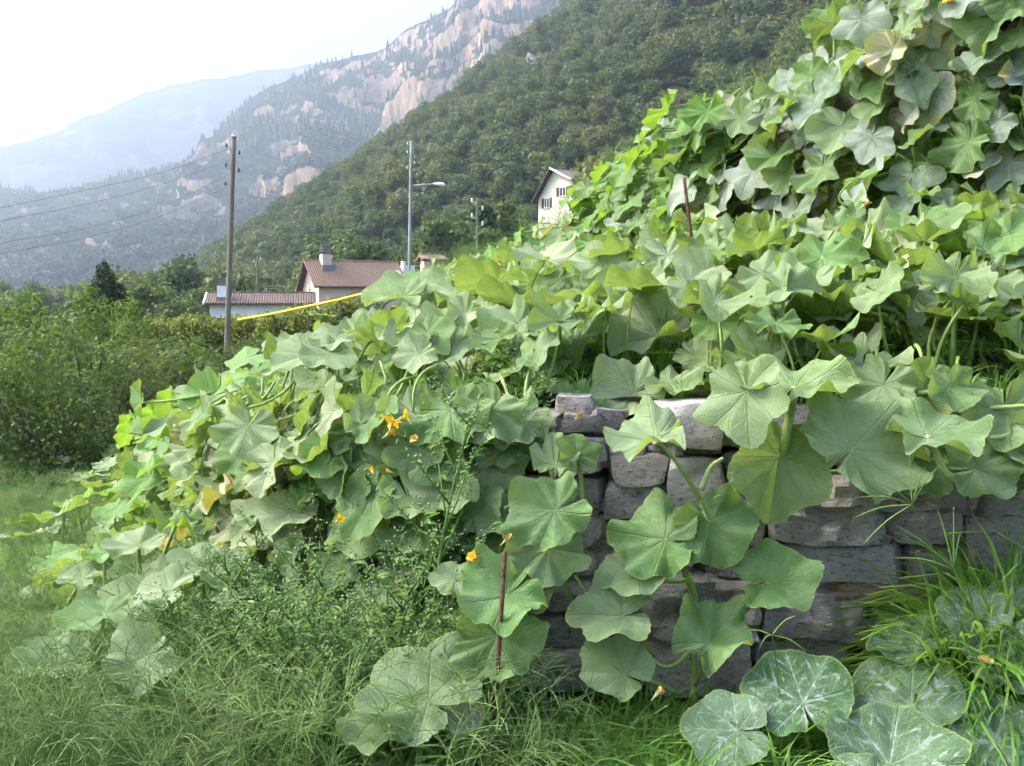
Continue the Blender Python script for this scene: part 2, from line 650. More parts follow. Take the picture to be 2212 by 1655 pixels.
def trunk_mesh(seed, h, wd):
    g = random.Random(seed)
    mb = MB()
    mb.tube(curve_pts([(0, 0, -0.5), (g.uniform(-.2, .2), g.uniform(-.2, .2), h * 0.3), (g.uniform(-.4, .4), g.uniform(-.4, .4), h * 0.75)], 6), [0.22, .2, .18, .15, .12, .08, .05], 7)
    for k in range(5):
        a = g.uniform(0, 6.28)
        z = h * g.uniform(0.3, 0.55)
        mb.tube(curve_pts([(0, 0, z), (wd * .15 * math.cos(a), wd * .15 * math.sin(a), z + h * .12), (wd * .32 * math.cos(a), wd * .32 * math.sin(a), z + h * .2)], 4), [.09, .08, .06, .05, .03], 5)
    return mb.mesh('trunk', M_bark, True)


tree_kinds = []
for k in range(6):
    h, wd = [(9, 8), (8, 8.5), (11, 8), (7, 7.5), (10, 9.5), (8.5, 7)][k]
    B = crown_blobs(k + 20, h, wd, 12)
    V, Q, s = foliage(B, 1100, 0.72, 0.6, 0.7, k)
    cm = np_mesh('crown', V, Q, M_tree, False, None, s)
    tree_kinds.append((cm, trunk_mesh(k, h, wd)))
# one joined mesh of each kind for the mass of the wood
joined = []
for cm, tm in tree_kinds:
    joined.append(cm)

MEADOW = [(415, 655), (440, 630), (520, 595), (600, 560), (660, 545), (690, 600), (690, 660)]


def in_poly(u, v, poly):
    c = False
    for (x0, y0), (x1, y1) in zip(poly, poly[1:] + poly[:1]):
        if (y0 > v) != (y1 > v) and u < (x1 - x0) * (v - y0) / (y1 - y0) + x0: c = not c
    return c


OUTCROPS = [(1165, 140, 40), (1185, 122, 26), (1440, 95, 34), (1405, 100, 22), (1650, 22, 34), (1690, 12, 26), (1560, 30, 20), (1330, 120, 14), (1570, 150, 16)]
near_trees, cand = [], []
gt = np.random.default_rng(11)
p = 60.0
while p < 860:
    sp = 6.0 + p * 0.002
    q = -30.0
    while q < 560:
        pp, qq = p + gt.uniform(-.5, .5) * sp, q + gt.uniform(-.5, .5) * sp
        q += sp
        x, y = HD.x * pp + HN.x * qq, HD.y * pp + HN.y * qq
        if y < 95 or (u_ := x / y) > 0.5: continue
        z = hill_z(x, y)
        u, v = proj((x, y, z + 3))
        if not (-60 < u < 2300 and -80 < v < 760): continue
        if qq < 30 and y < 150: continue
        if y < 190 and in_poly(u, v, MEADOW): continue
        if math.hypot(x + 16, y - 112) < 17 or math.hypot(x + 26, y - 100) < 14 or math.hypot(x - 11, y - 146) < 9: continue
        if u > 700 and y < 118: continue
        if u < 215 and y < 330: continue
        if u > 1080 and u < 1300 and y < 142: continue
        if y > 200 and any(math.hypot(u - a, (v - b) * 1.2) < r * 0.42 for a, b, r in OUTCROPS): continue
        cand.append((y, x, y, z))
    p += sp * 0.86
cand.sort()
N_NEAR = 70
for k, (_, x, y, z) in enumerate(cand[:N_NEAR]):
    kind = int(gt.integers(0, 6))
    t = empty('hillside_tree', (x, y, z), gt.uniform(0, 6.28))
    s = gt.uniform(0.65, 1.15)
    t.scale = (s, s, s * gt.uniform(0.85, 1.15))
    link('crown', tree_kinds[kind][0], t)
    link('trunk', tree_kinds[kind][1], t)
    tag(t, 'broadleaf tree at the foot of the wooded hillside', 'tree', 'broadleaf trees at the foot of the wooded hillside')
pts, rots, scls, idx = [], [], [], []
for (_, x, y, z) in cand[N_NEAR:]:
    s = gt.uniform(0.5, 1.35) * (0.9 if y < 300 else 1.0)
    pts.append((x, y, z - 0.3)); rots.append((gt.uniform(-.1, .1), gt.uniform(-.1, .1), gt.uniform(0, 6.28)))
    scls.append((s, s, s * gt.uniform(0.8, 1.2))); idx.append(int(gt.integers(0, 6)))
for (_, x, y, z) in cand:
    if y < 125: continue
    for _k in range(1 if y > 420 else 2):
        dx, dy = gt.uniform(-4, 4), gt.uniform(-4, 4)
        s = gt.uniform(0.28, 0.5)
        pts.append((x + dx, y + dy, hill_z(x + dx, y + dy) - 1.2 * s)); rots.append((0, 0, gt.uniform(0, 6.28)))
        scls.append((s * 1.2, s * 1.2, s)); idx.append(int(gt.integers(0, 6)))
scatter('hillside_forest', pts, rots, scls, idx, joined, label='mixed broadleaf wood covering the steep hillside')
print('forest', len(pts), 'near', N_NEAR)

# rock outcrops among the trees
M_rock = plain('outcrop_rock', (0.24, 0.215, 0.2), 0.95, 0.5, 0.5, bump=1.0)


def rock_mesh(seed, amp=0.55):
    mb = MB()
    n, m = 16, 10
    V = []
    for j in range(m + 1):
        th = math.pi * j / m
        for i in range(n):
            ph = 2 * math.pi * i / n
            d = Vector((math.sin(th) * math.cos(ph), math.sin(th) * math.sin(ph), math.cos(th)))
            r = 1 + amp * noise.fractal(d * 1.6 + Vector((seed, 0, 0)), 0.8, 2.1, 4)
            c = noise.cell(d * 3.0 + Vector((seed, 3, 0)))
            V.append(d * (r + 0.2 * c))
    Fc = [(j * n + i, j * n + (i + 1) % n, (j + 1) * n + (i + 1) % n, (j + 1) * n + i) for j in range(m) for i in range(n)]
    return mb.add(V, [f[::-1] for f in Fc]).mesh('rock', M_rock)


OUT_LABEL = ['pale cliff outcrop jutting from the wooded skyline', 'small ledge beside the pale cliff outcrop on the skyline', 'grey rock face showing among hillside trees', 'small grey rock left of the rock face among trees',
             'broad rock outcrop high on the wooded hillside', 'rock patch topmost on the wooded hillside', 'low grey rock below the topmost outcrops', 'tiny rock near the wooded skyline', 'isolated grey rock under the upper outcrops']
for k, (u, v, r) in enumerate(OUTCROPS):
    p_ = hill_hit(u, v + r * 0.4)
    s = r * p_.y / F * 0.72
    o = link('rock_outcrop', rock_mesh(k * 3.1))
    o.location = p_ + Vector((0, 0, s * 0.25))
    o.scale = (s, s * 0.9, s * 1.05)
    o.rotation_euler = (0.2, 0.3, k)
    tag(o, OUT_LABEL[k], 'rock', 'rock outcrops on the hillside')

# ------------------------------------------------------------------ haze
def haze_box(density):
    mb = MB()
    mb.box(-9500, 9500, -300, 9000, -3.2, 2000)
    m, nt, out = new_mat('hazy_air')
    pv = nd(nt, 'ShaderNodeVolumePrincipled', {'Color': (0.6, 0.745, 1.0, 1), 'Density': density, 'Anisotropy': 0.5})
    nt.links.new(pv.outputs[0], out.inputs['Volume'])
    o = mb.build('haze', m)
    tag(o, 'pale summer haze filling the valley', kind='stuff')
    return o


haze_box(0.0003)

# ------------------------------------------------------------------ houses
def tile_mat(name, c0, c1, px=0.24, py=0.35):
    m, nt, out = new_mat(name)
    uv = nd(nt, 'ShaderNodeTexCoord').outputs['Object']
    sx = nd(nt, 'ShaderNodeSeparateXYZ', {0: uv})
    wv = ma(nt, 'ABSOLUTE', ma(nt, 'SINE', ma(nt, 'MULTIPLY', sx.outputs[0], math.pi / px)))
    row = ma(nt, 'FRACT', ma(nt, 'MULTIPLY', sx.outputs[2], 1 / (py * 0.5)))
    n1 = noise_n(nt, uv, 2.2, 6, 0.7)
    n2 = noise_n(nt, uv, 18.0, 3, 0.6)
    c = mixc(nt, n1, c0, c1)
    c = mixc(nt, ma(nt, 'MULTIPLY', n2, 0.5), c, tuple(x * 0.5 for x in c0))
    h = ma(nt, 'ADD', ma(nt, 'MULTIPLY', wv, 1.0), ma(nt, 'MULTIPLY', row, 0.5))
    bp = nd(nt, 'ShaderNodeBump', {'Height': h, 'Strength': 1.0, 'Distance': 0.08})
    b = nd(nt, 'ShaderNodeBsdfPrincipled', {'Base Color': c, 'Roughness': 0.85, 'Specular IOR Level': 0.2, 'Normal': bp.outputs[0]})
    nt.links.new(b.outputs[0], out.inputs[0])
    return m


M_tile1 = tile_mat('weathered_red_tiles', (0.28, 0.18, 0.13), (0.43, 0.29, 0.22))
M_tile2 = tile_mat('dark_brown_tiles', (0.11, 0.08, 0.068), (0.2, 0.15, 0.13))
M_tile3 = tile_mat('grey_brown_tiles', (0.2, 0.16, 0.14), (0.3, 0.25, 0.22))
M_pink = plain('pink_plaster', (0.62, 0.47, 0.39), 0.9, 0.08, 1.2, bump=0.1)
M_white = plain('white_plaster', (0.72, 0.72, 0.74), 0.9, 0.06, 1.2, bump=0.1)
M_cream = plain('cream_plaster', (0.74, 0.72, 0.6), 0.9, 0.06, 1.2, bump=0.1)
M_soffit = plain('dark_timber', (0.09, 0.065, 0.055), 0.85, 0.3, 3.0)
M_shutter = plain('shutter_paint', (0.13, 0.06, 0.045), 0.7, 0.2, 4.0)
M_lead = plain('sheet_metal', (0.2, 0.2, 0.22), 0.5, 0.2, 5.0, metal=0.5)
M_glassw, nt_, out_ = new_mat('window_glass')
gb = nd(nt_, 'ShaderNodeBsdfPrincipled', {'Base Color': (0.03, 0.035, 0.045, 1), 'Roughness': 0.08, 'Specular IOR Level': 0.6})
nt_.links.new(gb.outputs[0], out_.inputs[0])
M_wpaint = plain('white_paint', (0.8, 0.8, 0.8), 0.5, 0.05, 5)
M_concrete = plain('concrete', (0.36, 0.34, 0.31), 0.9, 0.2, 4, bump=0.4)


def slab(p0, p1, p2, p3, th):
    """roof slab: four corners of the top face, thickness downwards"""
    P = [Vector(p) for p in (p0, p1, p2, p3)]
    V = P + [p - Vector((0, 0, th)) for p in P]
    return V, [(0, 1, 2, 3), (7, 6, 5, 4), (0, 4, 5, 1), (1, 5, 6, 2), (2, 6, 7, 3), (3, 7, 4, 0)]


def house(name, apex, ang, L, H, wf, df, wb, db, wall_m, tile_m, label, ov=0.7, eo=0.5, th=0.16):
    h = empty(name, (apex.x, apex.y, apex.z - H), ang)
    # walls: local x along the ridge, y away from the viewer, z up
    zf, zb = H - df, H - db
    g = 0.02
    tf, tb = df / wf, db / wb
    mb = MB()
    a, b = wf - eo, wb - eo
    prof = [(-a, 0), (b, 0), (b, H - b * tb - th - g), (0, H - th - g), (-a, H - a * tf - th - g)]
    n = len(prof)
    x0, x1 = ov, L - 0.25
    V = [(x0, y, z) for y, z in prof] + [(x1, y, z) for y, z in prof]
    mb.add(V, [tuple(range(n)), tuple(range(2 * n - 1, n - 1, -1))] + [(i, n + i, n + (i + 1) % n, (i + 1) % n) for i in range(n)])
    mb.build('wall', wall_m, h)
    mb = MB()
    V, Fc = slab((0, -wf, zf), (L, -wf, zf), (L, 0, H), (0, 0, H), th)
    mb.add(V, Fc)
    r1 = mb.build('roof', tile_m, h)
    mb = MB()
    V, Fc = slab((0, 0.004, H), (L, 0.004, H), (L, wb, zb), (0, wb, zb), th)
    mb.add(V, Fc)
    mb.build('roof', tile_m, h)
    # dark boards under the verge overhang
    for (ya, za, yb, zb2) in ((-wf + .02, zf, -0.01, H), (0.01, H, wb - .02, zb)):
        m2 = MB()
        V, Fc = slab((0.03, ya, za - th - .01), (ov + 0.3, ya, za - th - .01), (ov + 0.3, yb, zb2 - th - .01), (0.03, yb, zb2 - th - .01), 0.05)
        m2.add(V, Fc).build('soffit_board', M_soffit, h)
    # ridge cap of half-round tiles
    m3 = MB()
    k = 0.0
    while k < L - 0.3:
        m3.tube([(k, 0, H + 0.01), (k + 0.36, 0, H + 0.02)], [0.11, 0.09], 7)
        k += 0.36
    m3.build('ridge_cap', tile_m, r1, True)
    # gutter
    m4 = MB()
    m4.tube([(0.1, -wf - .05, zf - .12), (L - .1, -wf - .05, zf - .12)], 0.06, 6)
    m4.build('gutter', M_soffit, r1)
    return h, r1


def window(h, x, y, z, wd, ht, face='gable', shutters=True):
    """window with frame, pane and shutters; gable: on the wall at small x, front: on the wall towards the viewer"""
    fr = MB()
    if face == 'gable':
        bx = lambda a0, a1, z0, z1, d0, d1: ((x - d1, x - d0, y + a0, y + a1, z + z0, z + z1))
    else:
        bx = lambda a0, a1, z0, z1, d0, d1: ((x + a0, x + a1, y - d1, y - d0, z + z0, z + z1))
    hw, hh = wd / 2, ht / 2
    for q in ((-hw, -hw + .07, -hh, hh), (hw - .07, hw, -hh, hh), (-hw + .07, hw - .07, hh - .07, hh), (-hw + .07, hw - .07, -hh, -hh + .07), (-.03, .03, -hh + .07, hh - .07)):
        fr.box(*bx(q[0], q[1], q[2], q[3], 0.0, 0.06))
    f = fr.build('window', M_wpaint, h)
    g = MB(); g.box(*bx(-hw + .05, hw - .05, -hh + .05, hh - .05, 0.002, 0.02)); g.build('pane', M_glassw, f)
    s = MB(); s.box(*bx(-hw - .08, hw + .08, -hh - .08, -hh - .003, 0.0, 0.14)); s.build('sill', M_concrete, f)
    if shutters:
        for a in (-hw - wd * 0.52, hw + 0.03):
            s = MB()
            s.box(*bx(a, a + wd * 0.48, -hh, hh, 0.01, 0.05))
            for k in range(7):
                zz = -hh + (k + .5) * ht / 7
                s.box(*bx(a + .05, a + wd * 0.48 - .05, zz - .02, zz + .02, 0.051, 0.07))
            s.build('shutter', M_shutter, f)
    return f


def chimney(roof, x, y, z0, z1, wd, m, cap_m):
    mb = MB(); mb.box(x - wd / 2, x + wd / 2, y - wd / 2, y + wd / 2, z0, z1)
    c = mb.build('chimney', m, roof)
    return c


# pink house
A = at(655, 561, 110)
hp, rp = house('pink_house', A, R(31), 10.8, A.z + 0.9, 3.05, 2.75, 2.9, 3.7, M_pink, M_tile1, 'pink plastered house with weathered red tile roof and large chimney')
H_ = A.z + 0.9
mb = MB(); mb.box(1.75, 2.75, -0.95, -0.05, H_ - 1.2, H_ + 0.55)
ch = mb.build('chimney', M_pink, rp)
mb = MB()
for k in range(4): mb.box(1.72 + .1, 2.78 - .1, -.98 + .1, -.02 - .1, H_ + .56 + k * .3, H_ + .56 + k * .3 + .1)
for k in range(3):
    for dx, dy in ((1.9, -.9), (2.5, -.9), (1.9, -.2), (2.5, -.2)):
        mb.box(dx, dx + .12, dy, dy + .08, H_ + .66 + k * .3, H_ + .86 + k * .3)
mb.build('chimney_cap', M_lead, rp)
mb = MB(); mb.box(1.6, 3.0, -1.32, -.96, H_ - 1.2, H_ - .55); mb.build('chimney_flashing', M_lead, rp)
window(hp, 0.7, 0.15, H_ - 2.35, 0.55, 1.35, 'gable', False)
window(hp, 4.2, -2.55, 2.1, 1.0, 1.2, 'front', True)
mb = MB()
dishM = Matrix.Translation((9.6, -2.3, H_ - 1.35)) @ Euler((R(75), 0, R(-25))).to_matrix().to_4x4()
prof = [(0.02, -0.12), (0.2, -0.1), (0.36, -0.04), (0.42, 0.0), (0.41, 0.01), (0.35, -0.02), (0.19, -0.08), (0.02, -0.1)]
mb.lathe(prof, 16, dishM)
mb.tube([(9.6, -2.2, H_ - 2.2), (9.6, -2.25, H_ - 1.4)], 0.03, 6)
mb.build('satellite_dish', M_wpaint, rp, True)
mb = MB(); mb.box(10.85, 11.2, -1.2, -.6, 1.0, H_ + 0.05); mb.box(11.2, 12.4, -.9, 1.5, 1.0, H_ - .35)
mb.build('side_wall', M_white, hp)
tag(hp, 'pink plastered house with weathered red tile roof, chimney and satellite dish', 'house')

# white house
A = at(446, 632, 100)
hw_, rw = house('white_house', A, R(10), 10.2, A.z + 0.9, 2.9, 1.0, 2.6, 2.1, M_white, M_tile2, 'low white house', 0.5, 0.5)
H_ = A.z + 0.9
mb = MB(); mb.box(1.15, 1.95, -1.9, -1.2, H_ - 1.0, H_ + 0.6); mb.build('chimney', M_white, rw)
mb = MB()
for k in range(4): mb.box(1.17, 1.93, -1.88, -1.22, H_ + .62 + k * .22, H_ + .62 + k * .22 + .06)
for dx in (1.2, 1.8):
    for dy in (-1.84, -1.32): mb.tube([(dx + .04, dy, H_ + .6), (dx + .04, dy, H_ + 1.3)], 0.03, 5)
mb.build('chimney_cap', M_lead, rw)
mb = MB(); mb.box(1.05, 2.05, -2.15, -1.92, H_ - .85, H_ - .45); mb.build('chimney_flashing', M_lead, rw)
mb = MB()
V, Fc = slab((-.06, -2.95, H_ - .97), (0.1, -2.95, H_ - .97), (0.1, 0, H_ + .05), (-.06, 0, H_ + .05), .2)
mb.add(V, Fc).build('verge_board', M_wpaint, hw_)
for x in (1.6, 3.6, 5.6, 7.6): window(hw_, x, -2.4, 1.3, 1.1, 1.2, 'front', True)
window(hw_, 0.5, -1.0, 1.6, 0.7, 1.0, 'gable', True)
tag(hw_, 'low white house with dark tile roof and white chimney behind the hedge', 'house')

# cream house up the slope
A = at(1187, 362, 140)
hc, rc_ = house('cream_house', A, R(46), 12, 9.0, 3.7, 1.75, 3.3, 4.3, M_cream, M_tile3, 'cream house', 0.9, 0.5)
mb = MB()
V, Fc = slab((-.07, -3.75, 9 - 1.72), (0.02, -3.75, 9 - 1.72), (0.02, 0, 9.06), (-.07, 0, 9.06), .24)
mb.add(V, Fc).build('verge_board', M_wpaint, hc)
window(hc, 0.9, -1.55, 9 - 3.2, 1.1, 1.2, 'gable', True)
window(hc, 0.9, 1.25, 9 - 4.5, 0.9, 1.3, 'gable', True)
tag(hc, 'cream house with grey tile roof and brown shutters up the slope', 'house')

# a red-roofed shed peeping over the bank
A = at(905, 550, 95)
hs, rs = house('small_shed', A, R(20), 2.4, A.z + .5, 1.0, .4, 1.0, .4, M_pink, M_tile1, 'shed', .3, .3)
tag(hs, 'small shed roof just showing over the leafy bank', 'shed')

# ------------------------------------------------------------------ poles
M_pole = plain('weathered_pole', (0.17, 0.155, 0.125), 0.9, 0.3, 6, bump=0.4, stretch=(1, 1, 0.12))
M_pole2 = plain('grey_pole', (0.3, 0.33, 0.33), 0.7, 0.2, 6, bump=0.2, stretch=(1, 1, 0.12))
M_ins = plain('brown_insulator', (0.05, 0.03, 0.03), 0.3, 0.2, 8, spec=0.6)
M_insw = plain('white_insulator', (0.8, 0.8, 0.8), 0.3, 0.05, 8, spec=0.6)
M_galv = plain('galvanised_steel', (0.42, 0.44, 0.46), 0.5, 0.15, 8, metal=0.6)


def insulator(p, side, m, parent, s=1.0):
    mb = MB()
    q = Vector(p)
    mb.tube([q, q + Vector((side * .16 * s, 0, -.02)), q + Vector((side * .19 * s, 0, .06 * s))], 0.012 * s, 5)
    mb.build('bracket', M_galv, parent)
    mb = MB()
    M = Matrix.Translation(q + Vector((side * .19 * s, 0, .03 * s)))
    mb.lathe([(.03 * s, 0), (.06 * s, .02 * s), (.035 * s, .06 * s), (.055 * s, .09 * s), (.03 * s, .13 * s), (.045 * s, .16 * s), (.01 * s, .19 * s)], 10, M)
    mb.build('insulator', m, parent, True)


def pole(name, base, top, r0, r1, mat, label, ins=(), insm=None, s=1.0):
    e = empty(name, base)
    d = top - base
    mb = MB()
    n = 9
    mb.tube([d * (k / n) for k in range(n + 1)], [r0 + (r1 - r0) * k / n for k in range(n + 1)], 12)
    mb.build('shaft', mat, e, True)
    mb = MB()
    mb.lathe([(r1 * 1.5, 0), (r1 * 1.5, .03), (r1 * .3, .07)], 12, Matrix.Translation(d))
    mb.build('cap', M_galv, e)
    for f, side in ins:
        insulator(d * f + Vector((side * r1 * .9, -.02, 0)), side, insm, e, s)
    tag(e, label, 'pole')
    return e


def pole_uv(name, ub, vb, ut, vt, Y, r0, r1, mat, label, ins=(), insm=None, s=1.0, sink=0.0):
    t = at(ut, vt, Y)
    b = at(ub, vb, Y)
    d = (t - b).normalized()
    b = b - d * sink
    return pole(name, b, t, r0, r1, mat, label, ins, insm, s)


pole_uv('utility_pole', 490, 752, 505, 296, 38, 0.105, 0.085, M_pole, 'tall weathered utility pole standing in front of the hedge',
        [(.955, -1), (.925, 1), (.875, -1), (.855, 1), (.80, -1)], M_ins, .8, 1.2)
e2 = pole_uv('lamp_pole', 884, 580, 888, 308, 55, 0.085, 0.065, M_pole2, 'slim grey pole carrying a street lamp arm', [(.985, -1), (.9, 1), (.93, -1), (.86, 1), (.83, -1)], M_insw, 0.7, 1.5)
mb = MB()
a = at(890, 401, 55) - Vector(e2.location); b = at(946, 397, 55) - Vector(e2.location); c = at(962, 400, 55) - Vector(e2.location)
mb.tube([a, a.lerp(b, .5) + Vector((0, 0, .01)), b], [.035, .032, .03], 8)
mb.build('lamp_arm', M_galv, e2, True)
mb = MB()
mb.tube([b - Vector((.25, 0, 0)), b.lerp(c, .2), b.lerp(c, .7), c], [.04, .1, .11, .04], 10)
mb.build('lamp_head', M_wpaint, e2, True)
pole_uv('insulator_pole', 1031, 505, 1031, 430, 105, 0.12, 0.1, M_pole, 'short far pole with four white insulators', [(.93, -1), (.8, 1), (.68, -1), (.55, 1)], M_insw, 2.3, 2.5)
pole_uv('far_pole', 554, 640, 556, 558, 112, 0.1, 0.08, M_pole, 'small far pole behind the low white house', [(.96, 1), (.9, -1)], M_insw, 1.4, 1.0)

# overhead cables crossing the valley
M_cable = plain('black_cable', (0.09, 0.09, 0.1), 0.6, 0.1, 3)
CB = [((-260, 512), (0, 450), (180, 412), (350, 372), (506, 318)), ((-260, 545), (0, 478), (180, 442), (350, 398), (499, 345)), ((-260, 590), (0, 526), (180, 494), (350, 446), (504, 372)), ((-260, 620), (0, 549), (180, 515), (350, 466), (500, 400))]
CL = ['topmost thin cable crossing the hazy mountain', 'second thin cable from the top across the hazy mountain', 'third thin cable from the top across the hazy mountain', 'lowest thin cable crossing the hazy mountain']
for k, cb in enumerate(CB):
    mb = MB()
    P = [at(u, v, 16 + 22 * (u + 260) / 766.0) for u, v in cb]
    mb.tube(curve_pts(P, 40), 0.0045, 5)
    tag(mb.build('overhead_cable', M_cable), CL[k], 'cable', 'cables strung to the utility pole')

# yellow pipe rail in front of the hedge
M_yellow = plain('yellow_plastic', (0.75, 0.58, 0.01), 0.45, 0.12, 4)
e = empty('yellow_pipe', at(515, 690, 36))
o0 = Vector(e.location)
mb = MB()
Pp = [at(515, 691, 36), at(590, 678, 35), at(665, 662, 34), at(735, 647, 33), at(810, 628, 32)]
mb.tube([p - o0 for p in curve_pts(Pp, 24)], 0.042, 8)
mb.build('rail', M_yellow, e, True)
for k, q in enumerate((Pp[1], Pp[2], Pp[3])):
    mb = MB()
    mb.tube([q - o0 + Vector((0, .05, .05)), q - o0 + Vector((0, .05, -1.4))], 0.03, 6)
    mb.build('post', M_soffit, e)
tag(e, 'yellow pipe rail slanting up in front of the hedge', 'rail')
mb = MB()
Pq = [at(-60, 748, 21), at(-10, 746, 21), at(18, 742, 21)]
mb.tube(curve_pts(Pq, 8), 0.022, 6)
tag(mb.build('yellow_pipe', M_yellow, None, True), 'short end of yellow pipe sticking from shrubs at picture edge', 'rail')

# ------------------------------------------------------------------ garden terraces
# stations along the slope: lower wall (x, y, foot, top), upper wall (x, y, foot, top)
ST = [((6.5, 2.3, .3, 1.2), (8.0, 2.6, 2.0, 3.1)), ((4.5, 2.95, .25, 1.15), (5.5, 3.7, 1.95, 3.05)), ((2.3, 3.35, .2, 1.1), (3.2, 4.9, 1.85, 3.0)), ((1.2, 3.5, .12, 1.08), (2.2, 5.5, 1.78, 2.88)),
      ((.2, 3.6, .08, 1.06), (1.5, 7, 1.75, 2.62)), ((-.5, 3.9, 0, 1.02), (1.1, 9, 1.7, 2.5)), ((-1.1, 4.7, -.1, .92), (.7, 11.5, 1.6, 2.36)),
      ((-1.7, 6.2, -.2, .75), (.0, 14, 1.45, 2.2)), ((-2.6, 8.5, -.35, .45), (-1.0, 18, 1.35, 2.15)), ((-3.7, 11.5, -.45, .15), (-2.2, 24, 1.2, 2.1)),
      ((-4.8, 15, -.55, -.1), (-3.5, 32, .8, 1.6)), ((-7, 22, -.7, -.4), (-6, 45, .2, .6)), ((-12, 34, -.9, -.85), (-13, 60, -.6, -.5))]
NS = len(ST) - 1
SX = 2.0   # station number of the right edge of the picture


def stat(s):
    s = min(max(s, 0), NS - 1e-6)
    k = int(s)
    f = s - k
    P = [ST[min(max(k + j, 0), NS)] for j in (-1, 0, 1, 2)]

    def cr(w_, c):
        a, b, d, e = (P[j][w_][c] for j in range(4))
        return 0.5 * (2 * b + (d - a) * f + (2 * a - 5 * b + 4 * d - e) * f * f + (3 * b - a - 3 * d + e) * f ** 3)
    return [cr(0, c) for c in range(4)], [cr(1, c) for c in range(4)]


def on_terrace(s, t):
    a, b = stat(s)
    x, y = a[0] + (b[0] - a[0]) * t, a[1] + (b[1] - a[1]) * t
    z = a[3] + (b[2] - a[3]) * t
    return Vector((x, y, z + 0.04 * noise.noise(Vector((x * 1.7, y * 1.7, 2)))))


def on_wall(s, t, which=0):
    a = stat(s)[which]
    return Vector((a[0], a[1], a[2] + (a[3] - a[2]) * t))


def outward(s, which=0):
    """level direction the wall faces, towards the viewer and the valley"""
    a, b = stat(s - 0.15)[which], stat(s + 0.15)[which]
    t = Vector((b[0] - a[0], b[1] - a[1], 0)).normalized()
    return Vector((t.y, -t.x, 0)) * (1 if True else -1)


_o = outward(3.5)
OUT_SIGN = 1 if _o.y < 0 else -1


def outw(s, which=0):
    return outward(s, which) * OUT_SIGN


ss = np.linspace(0.3, NS, 150)
V, rows = [], []
prof = [('f', 0.0), ('w', 0.0), ('w', 0.33), ('w', 0.66), ('w', 1.0)] + [('t', t) for t in np.linspace(0.04, 0.97, 12)] + [('u', 0.0), ('u', .33), ('u', .66), ('u', 1.0)] + [('r', t) for t in (0.6, 1.6, 3.2, 6.0, 12.0)]
for s in ss:
    row = []
    n0, n1 = outw(s, 0), outw(s, 1)
    for kd, t in prof:
        if kd == 'f':
            p = on_wall(s, 0, 0) + n0 * 0.1 - Vector((0, 0, .5))
        elif kd == 'w':
            p = on_wall(s, t, 0) - n0 * (0.16 + 0.12 * t)
        elif kd == 't':
            p = on_terrace(s, t)
        elif kd == 'u':
            p = on_wall(s, t, 1) - n1 * (0.1 + 0.15 * t)
        else:
            p = on_wall(s, 1, 1) - n1 * (0.3 + t) + Vector((0, 0, 0.10 * t - 0.02 * t * max(0, t - 3)))
            p.z = max(p.z, gz(p.x, p.y) - 1.5)
        j = 0.03
        p = p + Vector((noise.noise(p * 2.1), noise.noise(p * 2.3 + Vector((5, 0, 0))), noise.noise(p * 1.9 + Vector((0, 7, 0))))) * j
        row.append(p)
    V.extend(row)
npf = len(prof)
Q = [(j * npf + i, j * npf + i + 1, (j + 1) * npf + i + 1, (j + 1) * npf + i) for j in range(len(ss) - 1) for i in range(npf - 1)]
M_earth, nt, out = new_mat('garden_earth')
tc = nd(nt, 'ShaderNodeTexCoord').outputs['Object']
n1 = noise_n(nt, tc, 2.2, 6, 0.7)
n2 = noise_n(nt, tc, 22, 6, 0.7)
c = ramp(nt, n1, [(0.3, (0.05, 0.042, 0.026)), (0.5, (0.045, 0.055, 0.02)), (0.7, (0.095, 0.075, 0.05))])
bp = nd(nt, 'ShaderNodeBump', {'Height': n2, 'Strength': 0.9, 'Distance': 0.03})
b = nd(nt, 'ShaderNodeBsdfPrincipled', {'Base Color': mixc(nt, ma(nt, 'MULTIPLY', n2, .5), c, (0.03, 0.03, 0.015)), 'Roughness': 0.95, 'Specular IOR Level': 0.1, 'Normal': bp.outputs[0]})
nt.links.new(b.outputs[0], out.inputs[0])
terr = link('terraced_bank_terrain', np_mesh('terraced_bank_terrain', [tuple(p) for p in V], Q, M_earth, True))
tag(terr, 'two earth terraces of the pumpkin garden', kind='structure')

